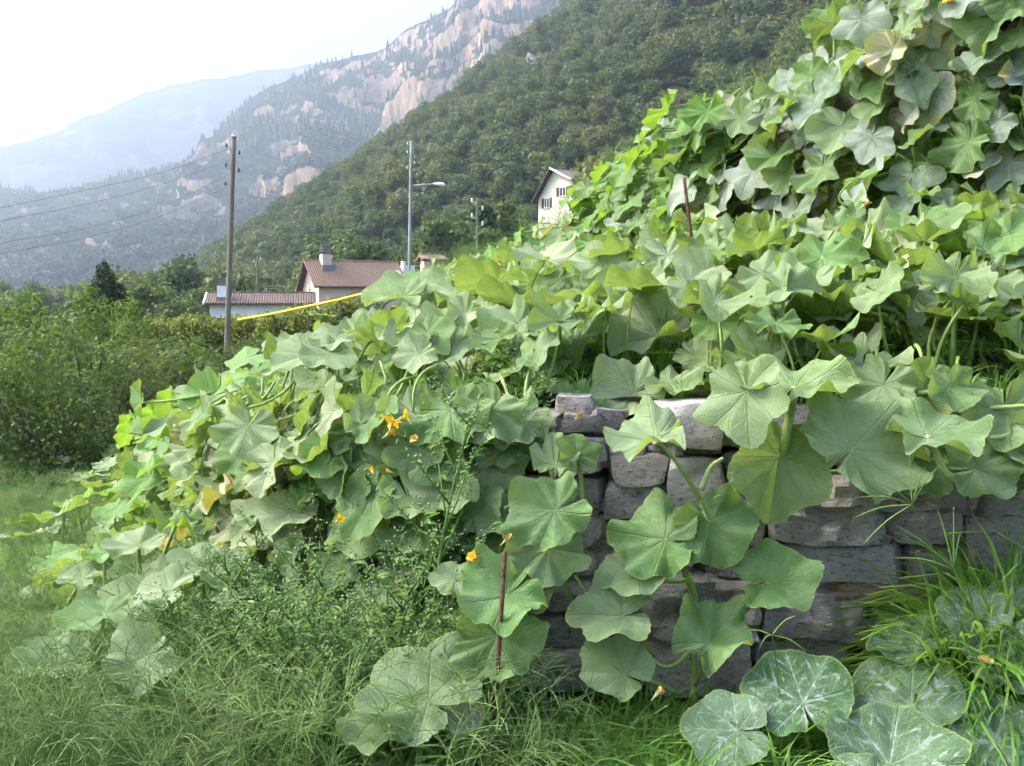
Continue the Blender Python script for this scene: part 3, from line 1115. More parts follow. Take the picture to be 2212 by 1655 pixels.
# ------------------------------------------------------------------ dry stone walls
def stone_mat(name, lo, hi, speck, warm=None):
    m, nt, out = new_mat(name)
    tc = nd(nt, 'ShaderNodeTexCoord').outputs['Object']
    oi = nd(nt, 'ShaderNodeObjectInfo')
    rnd = oi.outputs['Random']
    off = nd(nt, 'ShaderNodeVectorMath', {0: tc, 1: oi.outputs['Location']}, operation='ADD').outputs[0]
    fol = nd(nt, 'ShaderNodeMapping', {'Vector': off, 'Scale': (1, 1, 1.9), 'Rotation': (0.3, 0.25, 0.2)}).outputs[0]
    n1 = noise_n(nt, off, 9, 7, 0.68)
    n2 = noise_n(nt, fol, 38, 6, 0.72, 0.3)
    n3 = noise_n(nt, off, 140, 3, 0.6)
    c = ramp(nt, n1, [(0.28, lo), (0.72, hi)])
    c = mixc(nt, mrange(nt, n2, 0.5, 0.68), c, tuple(x * 0.45 for x in lo))
    c = mixc(nt, mrange(nt, n3, 0.58, 0.7), c, speck)
    if warm: c = mixc(nt, ma(nt, 'MULTIPLY', mrange(nt, noise_n(nt, off, 5, 4, .6), 0.5, 0.7), 0.55), c, warm)
    lich = mrange(nt, noise_n(nt, off, 16, 5, .7), 0.62, 0.7)
    c = mixc(nt, ma(nt, 'MULTIPLY', lich, 0.35), c, (0.5, 0.52, 0.47))
    c = mixc(nt, ma(nt, 'MULTIPLY', rnd, 0.18), c, tuple(x * 0.6 for x in lo), 'MIX')
    hgt = ma(nt, 'ADD', ma(nt, 'MULTIPLY', n2, 0.7), ma(nt, 'ADD', ma(nt, 'MULTIPLY', n1, 0.5), ma(nt, 'MULTIPLY', n3, 0.2)))
    bp = nd(nt, 'ShaderNodeBump', {'Height': hgt, 'Strength': 1.0, 'Distance': 0.035})
    b = nd(nt, 'ShaderNodeBsdfPrincipled', {'Base Color': c, 'Roughness': 0.8, 'Specular IOR Level': 0.3, 'Normal': bp.outputs[0]})
    nt.links.new(b.outputs[0], out.inputs[0])
    return m


M_st = {'L': stone_mat('pale_gneiss', (0.42, 0.385, 0.36), (0.72, 0.67, 0.63), (0.7, 0.68, 0.66), (0.36, 0.27, 0.2)),
        'G': stone_mat('grey_gneiss', (0.33, 0.3, 0.275), (0.6, 0.55, 0.51), (0.5, 0.5, 0.5)),
        'B': stone_mat('blue_grey_slate', (0.26, 0.24, 0.23), (0.5, 0.47, 0.45), (0.4, 0.42, 0.46)),
        'D': stone_mat('dark_schist', (0.2, 0.185, 0.17), (0.4, 0.37, 0.34), (0.34, 0.33, 0.33)),
        'W': stone_mat('brown_schist', (0.16, 0.115, 0.085), (0.33, 0.26, 0.2), (0.42, 0.36, 0.3), (0.34, 0.2, 0.11))}


def stone_mesh(seed, w_, h_, d_, rough, mat, layered=False):
    """a weathered block w x d x h centred at the origin, front face towards -y"""
    nx, nz, ny = max(4, min(16, int(w_ / .028))), max(3, min(12, int(h_ / .028))), 4
    g = random.Random(seed)
    cache, V, Fc = {}, [], []
    k4 = [g.uniform(-.12, .12) for _ in range(8)]

    def vert(a, b, c):
        key = (round(a, 5), round(b, 5), round(c, 5))
        if key in cache: return cache[key]
        x, y, z = a * 2 - 1, b * 2 - 1, c * 2 - 1
        e = 26.0
        nrm = (abs(x) ** e + abs(y) ** e + abs(z) ** e) ** (1 / e)
        nrm = max(nrm, 1e-6)
        m_ = max(abs(x), abs(y), abs(z))
        f = m_ / nrm
        x, y, z = x * f, y * f, z * f
        x2 = x * (1 + k4[0] * z + k4[1] * y)
        z2 = z * (1 + k4[2] * x + k4[3] * x * x) + k4[4] * 0.4 * x
        p = Vector((x2 * w_ / 2, y * d_ / 2, z2 * h_ / 2))
        s = Vector((seed * 3.3, 0, 0))
        q = p * 7 + s
        amp = rough
        n1 = noise.fractal(q, 0.9, 2.1, 3)
        n2 = noise.ridged_multi_fractal(p * 13 + s, 1.0, 2.1, 3, 1.0, 2.0) - 1.0
        if layered: n2 += 0.9 * noise.noise(Vector((p.x * 3, p.y * 3, p.z * 55)) + s)
        nn = Vector((x, y * 1.2, z)).normalized()
        hm = min(1.0, min(w_, h_) / 0.12)
        dsp = amp ** 1.35 * (0.02 * n1 + 0.015 * n2)
        p = p + Vector((nn.x * 0.45, nn.y, nn.z * 0.35)) * dsp * hm + Vector((noise.noise(q), noise.noise(q + Vector((9, 0, 0))), noise.noise(q + Vector((0, 9, 0))))) * 0.012 * amp
        cache[key] = len(V)
        V.append(p)
        return cache[key]

    def face(n_a, n_b, fn):
        for i in range(n_a):
            for j in range(n_b):
                Fc.append(tuple(vert(*fn((i + di) / n_a, (j + dj) / n_b)) for di, dj in ((0, 0), (1, 0), (1, 1), (0, 1))))
    face(nx, nz, lambda a, b: (a, 0, b))
    face(nx, nz, lambda a, b: (1 - a, 1, b))
    face(ny, nz, lambda a, b: (1, a, b))
    face(ny, nz, lambda a, b: (0, 1 - a, b))
    face(nx, ny, lambda a, b: (a, b, 1))
    face(nx, ny, lambda a, b: (a, 1 - b, 0))
    # broken faces: plane cuts through corners and edges
    for _ in range(7):
        pn = Vector((g.uniform(-1, 1), -g.uniform(.1, 1.3), g.uniform(-1, 1))).normalized()
        sup = abs(pn.x) * w_ / 2 + abs(pn.y) * d_ / 2 + abs(pn.z) * h_ / 2
        cut = sup * g.uniform(.74, .92)
        for i, p in enumerate(V):
            e_ = p.dot(pn) - cut
            if e_ > 0: V[i] = p - pn * e_ * .92
    me = MB().add(V, Fc).mesh('stone', mat, True)
    me.set_sharp_from_angle(angle=R(28))
    return me


def s_of_x(x, which=0):
    lo, hi = 0.3, 9.0
    for _ in range(40):
        m = (lo + hi) / 2
        if stat(m)[which][0] > x: lo = m
        else: hi = m
    return (lo + hi) / 2


def wall_point(u, v):
    """point of the lower wall seen at a photo pixel"""
    Y = 3.5
    for _ in range(8):
        p = at(u, v, Y)
        Y = stat(s_of_x(p.x))[0][1]
    return at(u, v, Y)


wall1 = empty('lower_stone_wall', on_wall(3.4, 0))
tag(wall1, 'low dry stone wall of grey gneiss blocks half hidden by pumpkin leaves', 'wall')
o1 = Vector(wall1.location)


def lay(parent, o0, c, tang, w_, h_, d_, kind, seed, rough=1.0, proud=0.0, layered=False, tilt=0.0):
    n_ = Vector((tang.y, -tang.x, 0))
    if n_.y > 0: n_ = -n_
    me = stone_mesh(seed, w_, h_, d_, rough, M_st[kind], layered)
    o = link('stone', me, parent)
    xa = Vector((-n_.y, n_.x, 0))
    ang = math.atan2(xa.y, xa.x)
    o.location = c + n_ * (proud - d_ / 2 + 0.02) - o0
    o.rotation_euler = (0, tilt, ang)
    return o


# stones one can pick out, measured on the photo (u0, u1, v0, v1, kind, roughness, proud)
cx = lambda a: 1063.5 + a * .5192
cy = lambda a: 821.8 + a * .5192
STONES = [(680, 955, 92, 276, 'L', .5, .05), (480, 742, 312, 428, 'D', .6, .03), (468, 735, 432, 565, 'B', .9, 0), (742, 965, 312, 545, 'L', 1.6, .03),
          (385, 478, 252, 330, 'D', 1, 0), (482, 640, 268, 308, 'G', 1, 0), (645, 718, 280, 308, 'D', 1, -.02), (722, 790, 276, 307, 'L', .8, .02), (793, 960, 278, 308, 'W', 1, -.01),
          (1150, 1615, 405, 672, 'G', 2.2, .05), (1560, 2010, 365, 545, 'D', 2.0, .03), (1625, 1965, 548, 672, 'D', .8, .0), (1180, 1722, 685, 822, 'B', .7, .02),
          (1735, 1960, 700, 828, 'D', .9, 0), (1420, 1905, 826, 912, 'W', 1.6, .02), (590, 1110, 815, 1062, 'G', 2.0, .05), (1112, 1570, 885, 1062, 'B', 1.6, .03),
          (1575, 1860, 918, 992, 'D', .7, .0), (620, 1070, 1072, 1290, 'L', 1.5, .04), (680, 835, 645, 752, 'L', 1, .03), (600, 835, 756, 810, 'W', 1.2, .01),
          (700, 835, 550, 640, 'W', 1, .0), (1075, 1500, 1070, 1290, 'D', 1.2, 0), (840, 1145, 560, 676, 'D', 1, 0), (840, 1178, 682, 810, 'D', 1, -.01),
          (1120, 1415, 825, 880, 'D', 1, -.01), (970, 1145, 300, 550, 'D', 1, 0), (962, 1250, 110, 290, 'G', 1, .0), (1255, 1420, 105, 262, 'B', 1.3, .03), (1150, 1400, 268, 398, 'D', 1, 0),
          (1425, 1735, 110, 262, 'D', 1, 0), (1405, 1735, 268, 360, 'G', 1, 0), (1742, 1975, 255, 360, 'D', 1, .02), (1740, 1975, 150, 250, 'D', 1, .02), (1982, 2230, 165, 262, 'D', .8, .04), (1982, 2230, 268, 420, 'D', 1, .0),
          (2015, 2260, 425, 560, 'D', 1.4, 0), (1970, 2260, 565, 690, 'D', 1, 0), (1965, 2260, 696, 830, 'D', 1, 0), (1910, 2260, 835, 915, 'W', 1, 0), (1865, 2260, 920, 1000, 'D', 1, 0),
          (1505, 1860, 1000, 1120, 'D', 1, 0), (1865, 2260, 1006, 1130, 'D', 1, 0), (1505, 2260, 1136, 1290, 'D', 1, 0),
          (1618, 1660, 675, 697, 'W', .8, .02), (1580, 1640, 640, 682, 'W', .8, .03), (1728, 1748, 770, 830, 'W', .5, .01)]
for k, (a, b, c, d, kd, rg, pr) in enumerate(STONES):
    p0, p1 = wall_point(cx(a), cy((c + d) / 2)), wall_point(cx(b), cy((c + d) / 2))
    pt, pb = wall_point(cx((a + b) / 2), cy(c)), wall_point(cx((a + b) / 2), cy(d))
    w_, h_ = (p1 - p0).xy.length, pt.z - pb.z
    t = Vector((p1.x - p0.x, p1.y - p0.y, 0)).normalized()
    ctr = (p0 + p1) / 2
    ctr.z = (pt.z + pb.z) / 2
    lay(wall1, o1, ctr, t, w_ + .012, h_ + .012, 0.24, kd, k + 1, rg, pr, kd == 'W' or rg > 1.9)


def courses(parent, o0, s0, s1, which, seed, zskip=0.0, hrange=(.09, .2), wrange=(.15, .42)):
    g = random.Random(seed)
    # arc length table
    N = 120
    S = [s0 + (s1 - s0) * i / N for i in range(N + 1)]
    pts_ = [on_wall(s, 0.5, which) for s in S]
    arc = [0]
    for i in range(N): arc.append(arc[-1] + (pts_[i + 1] - pts_[i]).xy.length)
    zf = zskip
    k = 0
    while zf < 0.97:
        hh = g.uniform(*hrange)
        Lp = 0.0
        while Lp < arc[-1]:
            ww = g.uniform(*wrange)
            sm = float(np.interp(Lp + ww / 2, arc, S))
            a = stat(sm)[which]
            H = a[3] - a[2]
            t0 = zf
            hgt = min(hh, (1 - t0) * H) * g.uniform(.86, 1.0)
            c = Vector((a[0], a[1], a[2] + t0 * H + hgt / 2))
            o_ = outw(sm, which)
            tang = Vector((-o_.y, o_.x, 0))
            lay(parent, o0, c, tang, ww * .97, hgt, .24, g.choice('GGDDBWL'), seed * 100 + k, g.uniform(.7, 1.6), g.uniform(-.03, .03), g.random() < .3)
            k += 1
            Lp += ww
        zf += hh / 1.0
    return k


nst = courses(wall1, o1, s_of_x(wall_point(1320, 1000).x) + .02, 6.3, 0, 5, 0.0)
# small stones wedged where the measured ones leave room on the left
for k in range(20):
    u, v = random.uniform(1200, 1330), 880 + k * 30
    p = wall_point(u, v)
    lay(wall1, o1, p, Vector((1, -.1, 0)).normalized(), random.uniform(.12, .22), random.uniform(.05, .09), .2, random.choice('GDDB'), 700 + k, 1.0, -.03)

wall2 = empty('upper_stone_wall', on_wall(3, 0, 1))
tag(wall2, 'upper dry stone wall almost buried under silvery hanging pumpkin leaves', 'wall')
courses(wall2, Vector(wall2.location), 1.6, 4.2, 1, 9, 0.0, (.14, .24), (.25, .55))
print('stones', nst)

# ------------------------------------------------------------------ pumpkin leaves
def leaf_mat(name, ca, cb, film, film_amt, under, under2, trans, tfac=0.34, mottle=False, spots=0.5, yellow=0.0, rough=0.62, simple=False, vein=(0.30, 0.40, 0.16), veinf=0.32):
    m, nt, out = new_mat(name)
    tcn = nd(nt, 'ShaderNodeTexCoord')
    uv = tcn.outputs['UV']
    oi = nd(nt, 'ShaderNodeObjectInfo')
    rnd = oi.outputs['Random']
    sp = nd(nt, 'ShaderNodeSeparateXYZ', {0: uv})
    x = ma(nt, 'SUBTRACT', sp.outputs[0], 0.5)
    y = ma(nt, 'SUBTRACT', sp.outputs[1], 0.5)
    r = ma(nt, 'SQRT', ma(nt, 'ADD', ma(nt, 'MULTIPLY', x, x), ma(nt, 'MULTIPLY', y, y)))
    th = ma(nt, 'ARCTAN2', x, y)
    t = ma(nt, 'DIVIDE', th, 0.74)
    dth = ma(nt, 'MULTIPLY', ma(nt, 'ABSOLUTE', ma(nt, 'SUBTRACT', t, ma(nt, 'ROUND', t))), 0.74)
    d = ma(nt, 'MULTIPLY', r, dth)
    main = mrange(nt, d, 0.002, 0.011, 1, 0)
    s2 = ma(nt, 'MULTIPLY', ma(nt, 'SUBTRACT', r, ma(nt, 'MULTIPLY', d, 1.15)), 9.0)
    f2 = ma(nt, 'ABSOLUTE', ma(nt, 'SUBTRACT', ma(nt, 'FRACT', s2), 0.5))
    sec = mrange(nt, f2, 0.0, 0.07, 1, 0)
    # per-leaf shift of the pattern
    off = nd(nt, 'ShaderNodeCombineXYZ', {0: ma(nt, 'MULTIPLY', rnd, 37.0), 1: ma(nt, 'MULTIPLY', rnd, 91.0), 2: rnd})
    uvo = nd(nt, 'ShaderNodeVectorMath', {0: uv, 1: off.outputs[0]}, operation='ADD').outputs[0]
    n1 = noise_n(nt, uvo, 3.0, 2, 0.6)
    n2 = noise_n(nt, uvo, 11.0, 3, 0.65)
    if simple:
        net = n2
    else:
        vor = nd(nt, 'ShaderNodeTexVoronoi', {'Vector': uvo, 'Scale': 26.0}, feature='DISTANCE_TO_EDGE').outputs['Distance']
        net = mrange(nt, vor, 0.0, 0.12, 1, 0)
    rho = nd(nt, 'ShaderNodeAttribute', attribute_name='shade').outputs['Fac']
    top = mixc(nt, rnd, ca, cb)
    top = mixc(nt, mrange(nt, n1, 0.3, 0.7, 0, 0.8), top, tuple(c * 1.5 for c in ca))
    top = mixc(nt, mrange(nt, n2, 0.55, 0.7, 0, 0.35), top, tuple(c * 0.7 for c in ca))
    top = mixc(nt, ma(nt, 'MULTIPLY', net, 0.1), top, tuple(c * 0.6 for c in ca))
    vm = ma(nt, 'MAXIMUM', ma(nt, 'MULTIPLY', main, veinf), ma(nt, 'MULTIPLY', sec, veinf * 0.45))
    top = mixc(nt, vm, top, vein)
    fm = ma(nt, 'MULTIPLY', mrange(nt, ma(nt, 'ADD', n1, ma(nt, 'MULTIPLY', rnd, 0.4)), 0.35, 0.95), film_amt)
    top = mixc(nt, fm, top, film)
    sv = n2 if simple else nd(nt, 'ShaderNodeTexVoronoi', {'Vector': uvo, 'Scale': 58.0}).outputs['Distance']
    sm = ma(nt, 'MULTIPLY', mrange(nt, sv, 0.10, 0.2, 1, 0), mrange(nt, n2, 0.38, 0.55, 0, spots * 1.3))
    top = mixc(nt, sm, top, (0.62, 0.66, 0.55))
    if mottle:
        wob = ma(nt, 'ADD', ma(nt, 'MULTIPLY', n2, 0.09), ma(nt, 'MULTIPLY', n1, 0.03))
        band = mrange(nt, ma(nt, 'SUBTRACT', d, ma(nt, 'SUBTRACT', wob, 0.052)), 0.0, 0.02, 1, 0)
        sb = ma(nt, 'MULTIPLY', mrange(nt, ma(nt, 'SUBTRACT', f2, ma(nt, 'SUBTRACT', ma(nt, 'MULTIPLY', n2, 0.9), 0.38)), 0.0, 0.06, 1, 0), mrange(nt, r, 0.08, 0.2))
        blot = mrange(nt, noise_n(nt, uvo, 7.5, 5, 0.7, 0.6), 0.50, 0.57)
        rim = mrange(nt, rho, 0.82, 0.95, 1, 0)
        mot = ma(nt, 'MULTIPLY', ma(nt, 'MULTIPLY', ma(nt, 'MAXIMUM', band, sb), ma(nt, 'ADD', ma(nt, 'MULTIPLY', blot, 0.75), 0.25)), rim)
        top = mixc(nt, ma(nt, 'MULTIPLY', mot, 0.75), top, (0.4, 0.47, 0.41))
    edge = ma(nt, 'MULTIPLY', mrange(nt, rho, 0.955, 1.0), 0.5)
    top = mixc(nt, edge, top, (0.34, 0.42, 0.12))
    if yellow > 0:
        age = mrange(nt, ma(nt, 'ADD', ma(nt, 'MULTIPLY', n1, 0.8), ma(nt, 'ADD', ma(nt, 'MULTIPLY', rho, 0.25), rnd)), 1.55 - yellow, 1.75 - yellow)
        top = mixc(nt, ma(nt, 'MULTIPLY', age, 0.8), top, (0.48, 0.36, 0.05))
        brown = mrange(nt, ma(nt, 'ADD', ma(nt, 'MULTIPLY', n2, 0.7), ma(nt, 'ADD', ma(nt, 'MULTIPLY', rho, 0.35), rnd)), 1.72 - yellow, 1.85 - yellow)
        top = mixc(nt, ma(nt, 'MULTIPLY', brown, 0.8), top, (0.2, 0.11, 0.05))
    und = mixc(nt, mrange(nt, n2, 0.4, 0.65), under, under2)
    und = mixc(nt, vm, und, (0.40, 0.46, 0.18))
    geo = nd(nt, 'ShaderNodeNewGeometry')
    col = mixc(nt, geo.outputs['Backfacing'], top, und)
    hgt = ma(nt, 'ADD', ma(nt, 'MULTIPLY', main, -0.9), ma(nt, 'ADD', ma(nt, 'MULTIPLY', sec, -0.55), ma(nt, 'ADD', ma(nt, 'MULTIPLY', net, -0.25), ma(nt, 'MULTIPLY', n2, 0.6))))
    bp = nd(nt, 'ShaderNodeBump', {'Height': hgt, 'Strength': 0.6, 'Distance': 0.013})
    b = nd(nt, 'ShaderNodeBsdfPrincipled', {'Base Color': col, 'Roughness': rough, 'Specular IOR Level': 0.28, 'Normal': bp.outputs[0]})
    tcol = mixc(nt, ma(nt, 'MULTIPLY', n2, 0.5), trans, tuple(c * 0.7 for c in trans))
    tcol = mixc(nt, ma(nt, 'MULTIPLY', main, 0.5), tcol, tuple(c * 0.45 for c in trans))
    tr = nd(nt, 'ShaderNodeBsdfTranslucent', {'Color': tcol, 'Normal': bp.outputs[0]})
    mx = nd(nt, 'ShaderNodeMixShader', {0: tfac, 1: b.outputs[0], 2: tr.outputs[0]})
    nt.links.new(mx.outputs[0], out.inputs[0])
    return m


UN, UN2 = (0.13, 0.22, 0.04), (0.19, 0.27, 0.055)
TR = (0.34, 0.47, 0.085)
LM = {
    'green': dict(ca=(0.08, 0.18, 0.045), cb=(0.135, 0.245, 0.07), film=(0.42, 0.46, 0.34), film_amt=0.4, under=UN, under2=UN2, trans=TR),
    'dusty': dict(ca=(0.13, 0.22, 0.07), cb=(0.2, 0.285, 0.105), film=(0.44, 0.49, 0.33), film_amt=0.65, under=UN, under2=(0.26, 0.32, 0.06), trans=TR),  # whitish film: mildew together with sky glare painted into the leaf colour
    'silver': dict(ca=(0.11, 0.18, 0.10), cb=(0.19, 0.25, 0.17), film=(0.42, 0.46, 0.42), film_amt=0.62, under=(0.12, 0.2, 0.045), under2=(0.2, 0.26, 0.06), trans=(0.3, 0.42, 0.08), tfac=0.25, yellow=0.03, veinf=0.35),
    'bright': dict(ca=(0.085, 0.2, 0.035), cb=(0.13, 0.27, 0.05), film=(0.35, 0.42, 0.28), film_amt=0.25, under=(0.12, 0.24, 0.035), under2=(0.17, 0.3, 0.045), trans=(0.34, 0.55, 0.05), tfac=0.36),
    'mottled': dict(ca=(0.042, 0.105, 0.036), cb=(0.062, 0.135, 0.048), film=(0.35, 0.42, 0.36), film_amt=0.25, under=UN, under2=UN2, trans=(0.3, 0.45, 0.08), tfac=0.25, mottle=True, spots=0.9),
    'aged': dict(ca=(0.17, 0.21, 0.09), cb=(0.25, 0.26, 0.12), film=(0.55, 0.52, 0.42), film_amt=0.7, under=(0.22, 0.28, 0.05), under2=(0.36, 0.32, 0.06), trans=(0.45, 0.45, 0.08), tfac=0.3, yellow=0.2),
    'dry': dict(ca=(0.15, 0.19, 0.12), cb=(0.22, 0.24, 0.17), film=(0.45, 0.47, 0.4), film_amt=0.6, under=(0.17, 0.2, 0.08), under2=(0.25, 0.25, 0.1), trans=(0.3, 0.35, 0.1), tfac=0.2, mottle=True, yellow=0.05),
}
M_leaf = {}
for k_, d_ in LM.items():
    M_leaf[k_] = leaf_mat('pumpkin_leaf_' + k_, **d_)
    M_leaf[k_ + '_far'] = leaf_mat('pumpkin_leaf_far_' + k_, simple=True, **d_)
M_stem = plain('pumpkin_stem', (0.20, 0.30, 0.075), 0.5, 0.25, 14, spec=0.4, bump=0.3)
M_stem2 = plain('pumpkin_stem_pale', (0.30, 0.38, 0.12), 0.5, 0.2, 14, spec=0.4, bump=0.3)


def leaf_geo(seed, nth, nr, lobe=0.07, cup=0.12, wave=0.05, fold=0.0, droop=0.1, teeth=0.012, sinus=0.07, back=0.92):
    g = random.Random(seed)
    th0 = math.pi - sinus
    ph = [g.uniform(0, 6.28) for _ in range(8)]
    wk = g.choice([3, 4, 5])
    V, uv, sh, Q = [(0, 0, 0)], [(0.5, 0.5)], [0.0], []
    asym = g.uniform(-.06, .06)
    for j in range(1, nr + 1):
        rho = j / nr
        for i in range(nth + 1):
            th = -th0 + 2 * th0 * i / nth
            a = abs(th)
            R0 = 0.5 + 0.115 * math.cos(th) - 0.02 * math.cos(2 * th)
            R0 *= 1 + lobe * (math.cos(th / 0.74 * math.pi * 2 / 1.55) * (1 - 0.3 * a / math.pi)) + asym * math.sin(th)
            R0 *= 1 + 0.025 * noise.noise(Vector((math.cos(th) * 2.2, math.sin(th) * 2.2, seed)))
            te = teeth * (2 * abs(((th * 5.7 + ph[0]) % 1.0) - 0.5) - 0.5) + teeth * 0.8 * noise.noise(Vector((th * 9, seed, 3)))
            edge = (rho ** 6) * te
            # sinus corner rounds off
            ce = (th0 - a) / 0.35
            if ce < 1: R0 *= 0.72 + 0.28 * math.sqrt(max(0, 1 - (1 - ce) ** 2))
            rr = R0 * rho + edge
            x, y = rr * math.sin(th), rr * math.cos(th)
            t = th / 0.74
            bul = abs(t - round(t)) * 2
            z = cup * rho ** 1.6 * 0.5
            z += wave * rho ** 2.2 * (math.sin(wk * th + ph[1]) + 0.6 * math.sin((wk * 2 + 1) * th + ph[2]))
            z += 0.018 * bul * rho * (1 - 0.4 * rho)
            z += fold * abs(x)
            z -= droop * max(0, y + 0.1) ** 2 * 1.6
            z += 0.02 * noise.noise(Vector((x * 5, y * 5, seed * 1.7)))
            z += 0.25 * wave * rho ** 6 * noise.noise(Vector((th * 4, seed, 7)))
            V.append((x, y, z)); uv.append((x + 0.5, y + 0.5)); sh.append(rho)
    T = []
    for i in range(nth): T.append((0, 1 + i + 1, 1 + i))
    for j in range(nr - 1):
        o0, o1_ = 1 + j * (nth + 1), 1 + (j + 1) * (nth + 1)
        for i in range(nth):
            T.append((o0 + i, o0 + i + 1, o1_ + i)); T.append((o0 + i + 1, o1_ + i + 1, o1_ + i))
    return V, T, uv, sh


LEAVES = {}


def leaf_set(key, mat, n, hi, matkey=None, **kw):
    out_ = []
    g = random.Random(key)
    for k in range(n):
        a = dict(kw)
        a['cup'] = kw.get('cup', .14) * g.uniform(.2, 1.5)
        a['wave'] = kw.get('wave', .05) * g.uniform(.6, 1.5)
        a['droop'] = kw.get('droop', .12) * g.uniform(-.3, 1.6)
        a['fold'] = kw.get('fold', .0) + g.choice([0, 0, .12, .22])
        a['lobe'] = kw.get('lobe', .06) * g.uniform(.6, 1.4)
        V, T, uv, sh = leaf_geo(hash((key, k)) % 9973 if False else k * 17 + len(key) * 131, *(hi), **a)
        out_.append(np_mesh('leaf', V, T, M_leaf[matkey or mat], True, uv, sh))
    LEAVES[key] = out_


HI, MID, LO = (66, 6), (34, 4), (18, 2)
for mt in ('green', 'dusty', 'bright'):
    leaf_set(mt, mt, 12, HI, lobe=.1, wave=.085, teeth=.02)
leaf_set('mottled', 'mottled', 6, HI, lobe=.05, cup=.1, wave=.03)
leaf_set('dry', 'dry', 4, MID, lobe=.05, wave=.06, cup=.2)
leaf_set('aged', 'aged', 5, HI, wave=.08, cup=.2)
leaf_set('silver', 'silver', 9, HI, lobe=.15, droop=.25, wave=.055, cup=.05)
leaf_set('silver_round', 'silver', 6, HI, lobe=.05, droop=.15)
for mt in ('green', 'dusty', 'bright', 'silver', 'aged'):
    leaf_set(mt + '_mid', mt, 6, MID, mt + '_far', lobe=.09, wave=.06)

CAMP = Vector((0, 0, EYE))


def frame(n_, tip, s):
    z = n_.normalized()
    y = tip - z * tip.dot(z)
    if y.length < 1e-4: y = z.orthogonal()
    y.normalize()
    x = y.cross(z)
    M = Matrix((x, y, z)).transposed().to_4x4()
    k = random.uniform(.87, 1.13)
    return M @ Matrix.Diagonal((s * k, s / k, s * random.uniform(.7, 1.5), 1))


# petioles: unit-long bowed stalks hanging from the blade
PET = []
for k in range(5):
    g = random.Random(k + 40)
    b1, b2 = g.uniform(-.16, .16), g.uniform(-.16, .16)
    mb = MB()
    P = curve_pts([(0, 0, 0), (b1, b2, -.33), (b1 * 1.1, b2 * 1.1, -.68), (0, 0, -1)], 7)
    mb.tube(P, [.014 + .011 * i / 7 for i in range(8)], 6)
    PET.append(mb.mesh('petiole', M_stem, True))


def align_down(v):
    """matrix taking the unit -Z stalk onto vector v"""
    L = v.length
    q = Vector((0, 0, -1)).rotation_difference(v.normalized())
    return q.to_matrix().to_4x4() @ Matrix.Diagonal((max(L, .28), max(L, .28), L, 1))


class Plant:
    def __init__(self, label, loc, group='pumpkin plants'):
        self.e = empty('pumpkin_plant', loc)
        self.o = Vector(loc)
        self.n = 0
        tag(self.e, label, 'pumpkin plant', group)

    def leaf(self, me, pos, n_, tip, size, root=None, pet=True, pet_ctrl=None, r=0.0065, pale=False):
        M = Matrix.Translation(pos - self.o) @ frame(n_, tip, size)
        o = link('leaf', me, self.e)
        o.matrix_basis = M
        self.n += 1
        inv = M.inverted()
        if pet_ctrl is not None:
            P = curve_pts([inv @ (Vector(p) - self.o) for p in pet_ctrl], 12)
            mb = MB()
            mb.tube(P, [(r * (0.8 + .5 * i / 12)) / size for i in range(13)], 8)
            mb.build('petiole', M_stem2 if pale else M_stem, o, True)
        elif root is not None and pet:
            p = link('petiole', random.choice(PET), o)
            p.matrix_basis = inv @ Matrix.Translation(pos - self.o) @ Matrix.Rotation(random.uniform(0, 6.28), 4, 'Z') @ align_down_rot(root - pos) if False else inv @ (Matrix.Translation(pos - self.o) @ align_down(root - pos))
        return o

    def stem(self, pts_, r=0.009, name='vine_stem', mat=None):
        mb = MB()
        P = curve_pts([Vector(p) - self.o for p in pts_], 6 * len(pts_))
        mb.tube(P, [r * (1 - .35 * i / (len(P) - 1)) for i in range(len(P))], 8)
        return mb.build(name, mat or M_stem, self.e, True)


def cam_dirs(p):
    c = (CAMP - p).normalized()
    up = Vector((0, 0, 1))
    r = up.cross(c).normalized() * 1.0   # to the right in the picture
    return c, up, r


def hero(pl, kind, u, v, Y, wpx, c, up, rt, ang, k=None, ctrl=None, root=None, r=0.0065, pale=False):
    """a leaf measured on the photo: where its stalk joins, how wide, how it faces, where its tip points"""
    p = at(u, v, Y)
    cd, ud, rd = cam_dirs(p)
    n_ = cd * c + ud * up + rd * rt
    rr = Vector((1, 0, 0)); uu = Vector((0, 0, 1))
    tip = rr * math.cos(R(ang)) + uu * math.sin(R(ang))
    if abs(up) > abs(c):     # lying flat: the tip runs towards or away from the viewer
        tip = rr * math.cos(R(ang)) + Vector((0, 1, 0)) * math.sin(R(ang)) * 1.6 + uu * math.sin(R(ang)) * .4
    size = wpx / F * Y * 0.85
    ms = LEAVES[kind]
    me = ms[(k if k is not None else random.randrange(len(ms))) % len(ms)]
    cc = [at(*q) for q in ctrl] if ctrl else None
    if cc: cc = [p] + cc
    return pl.leaf(me, p, n_, tip, size, root=root, pet_ctrl=cc, r=r, pale=pale)


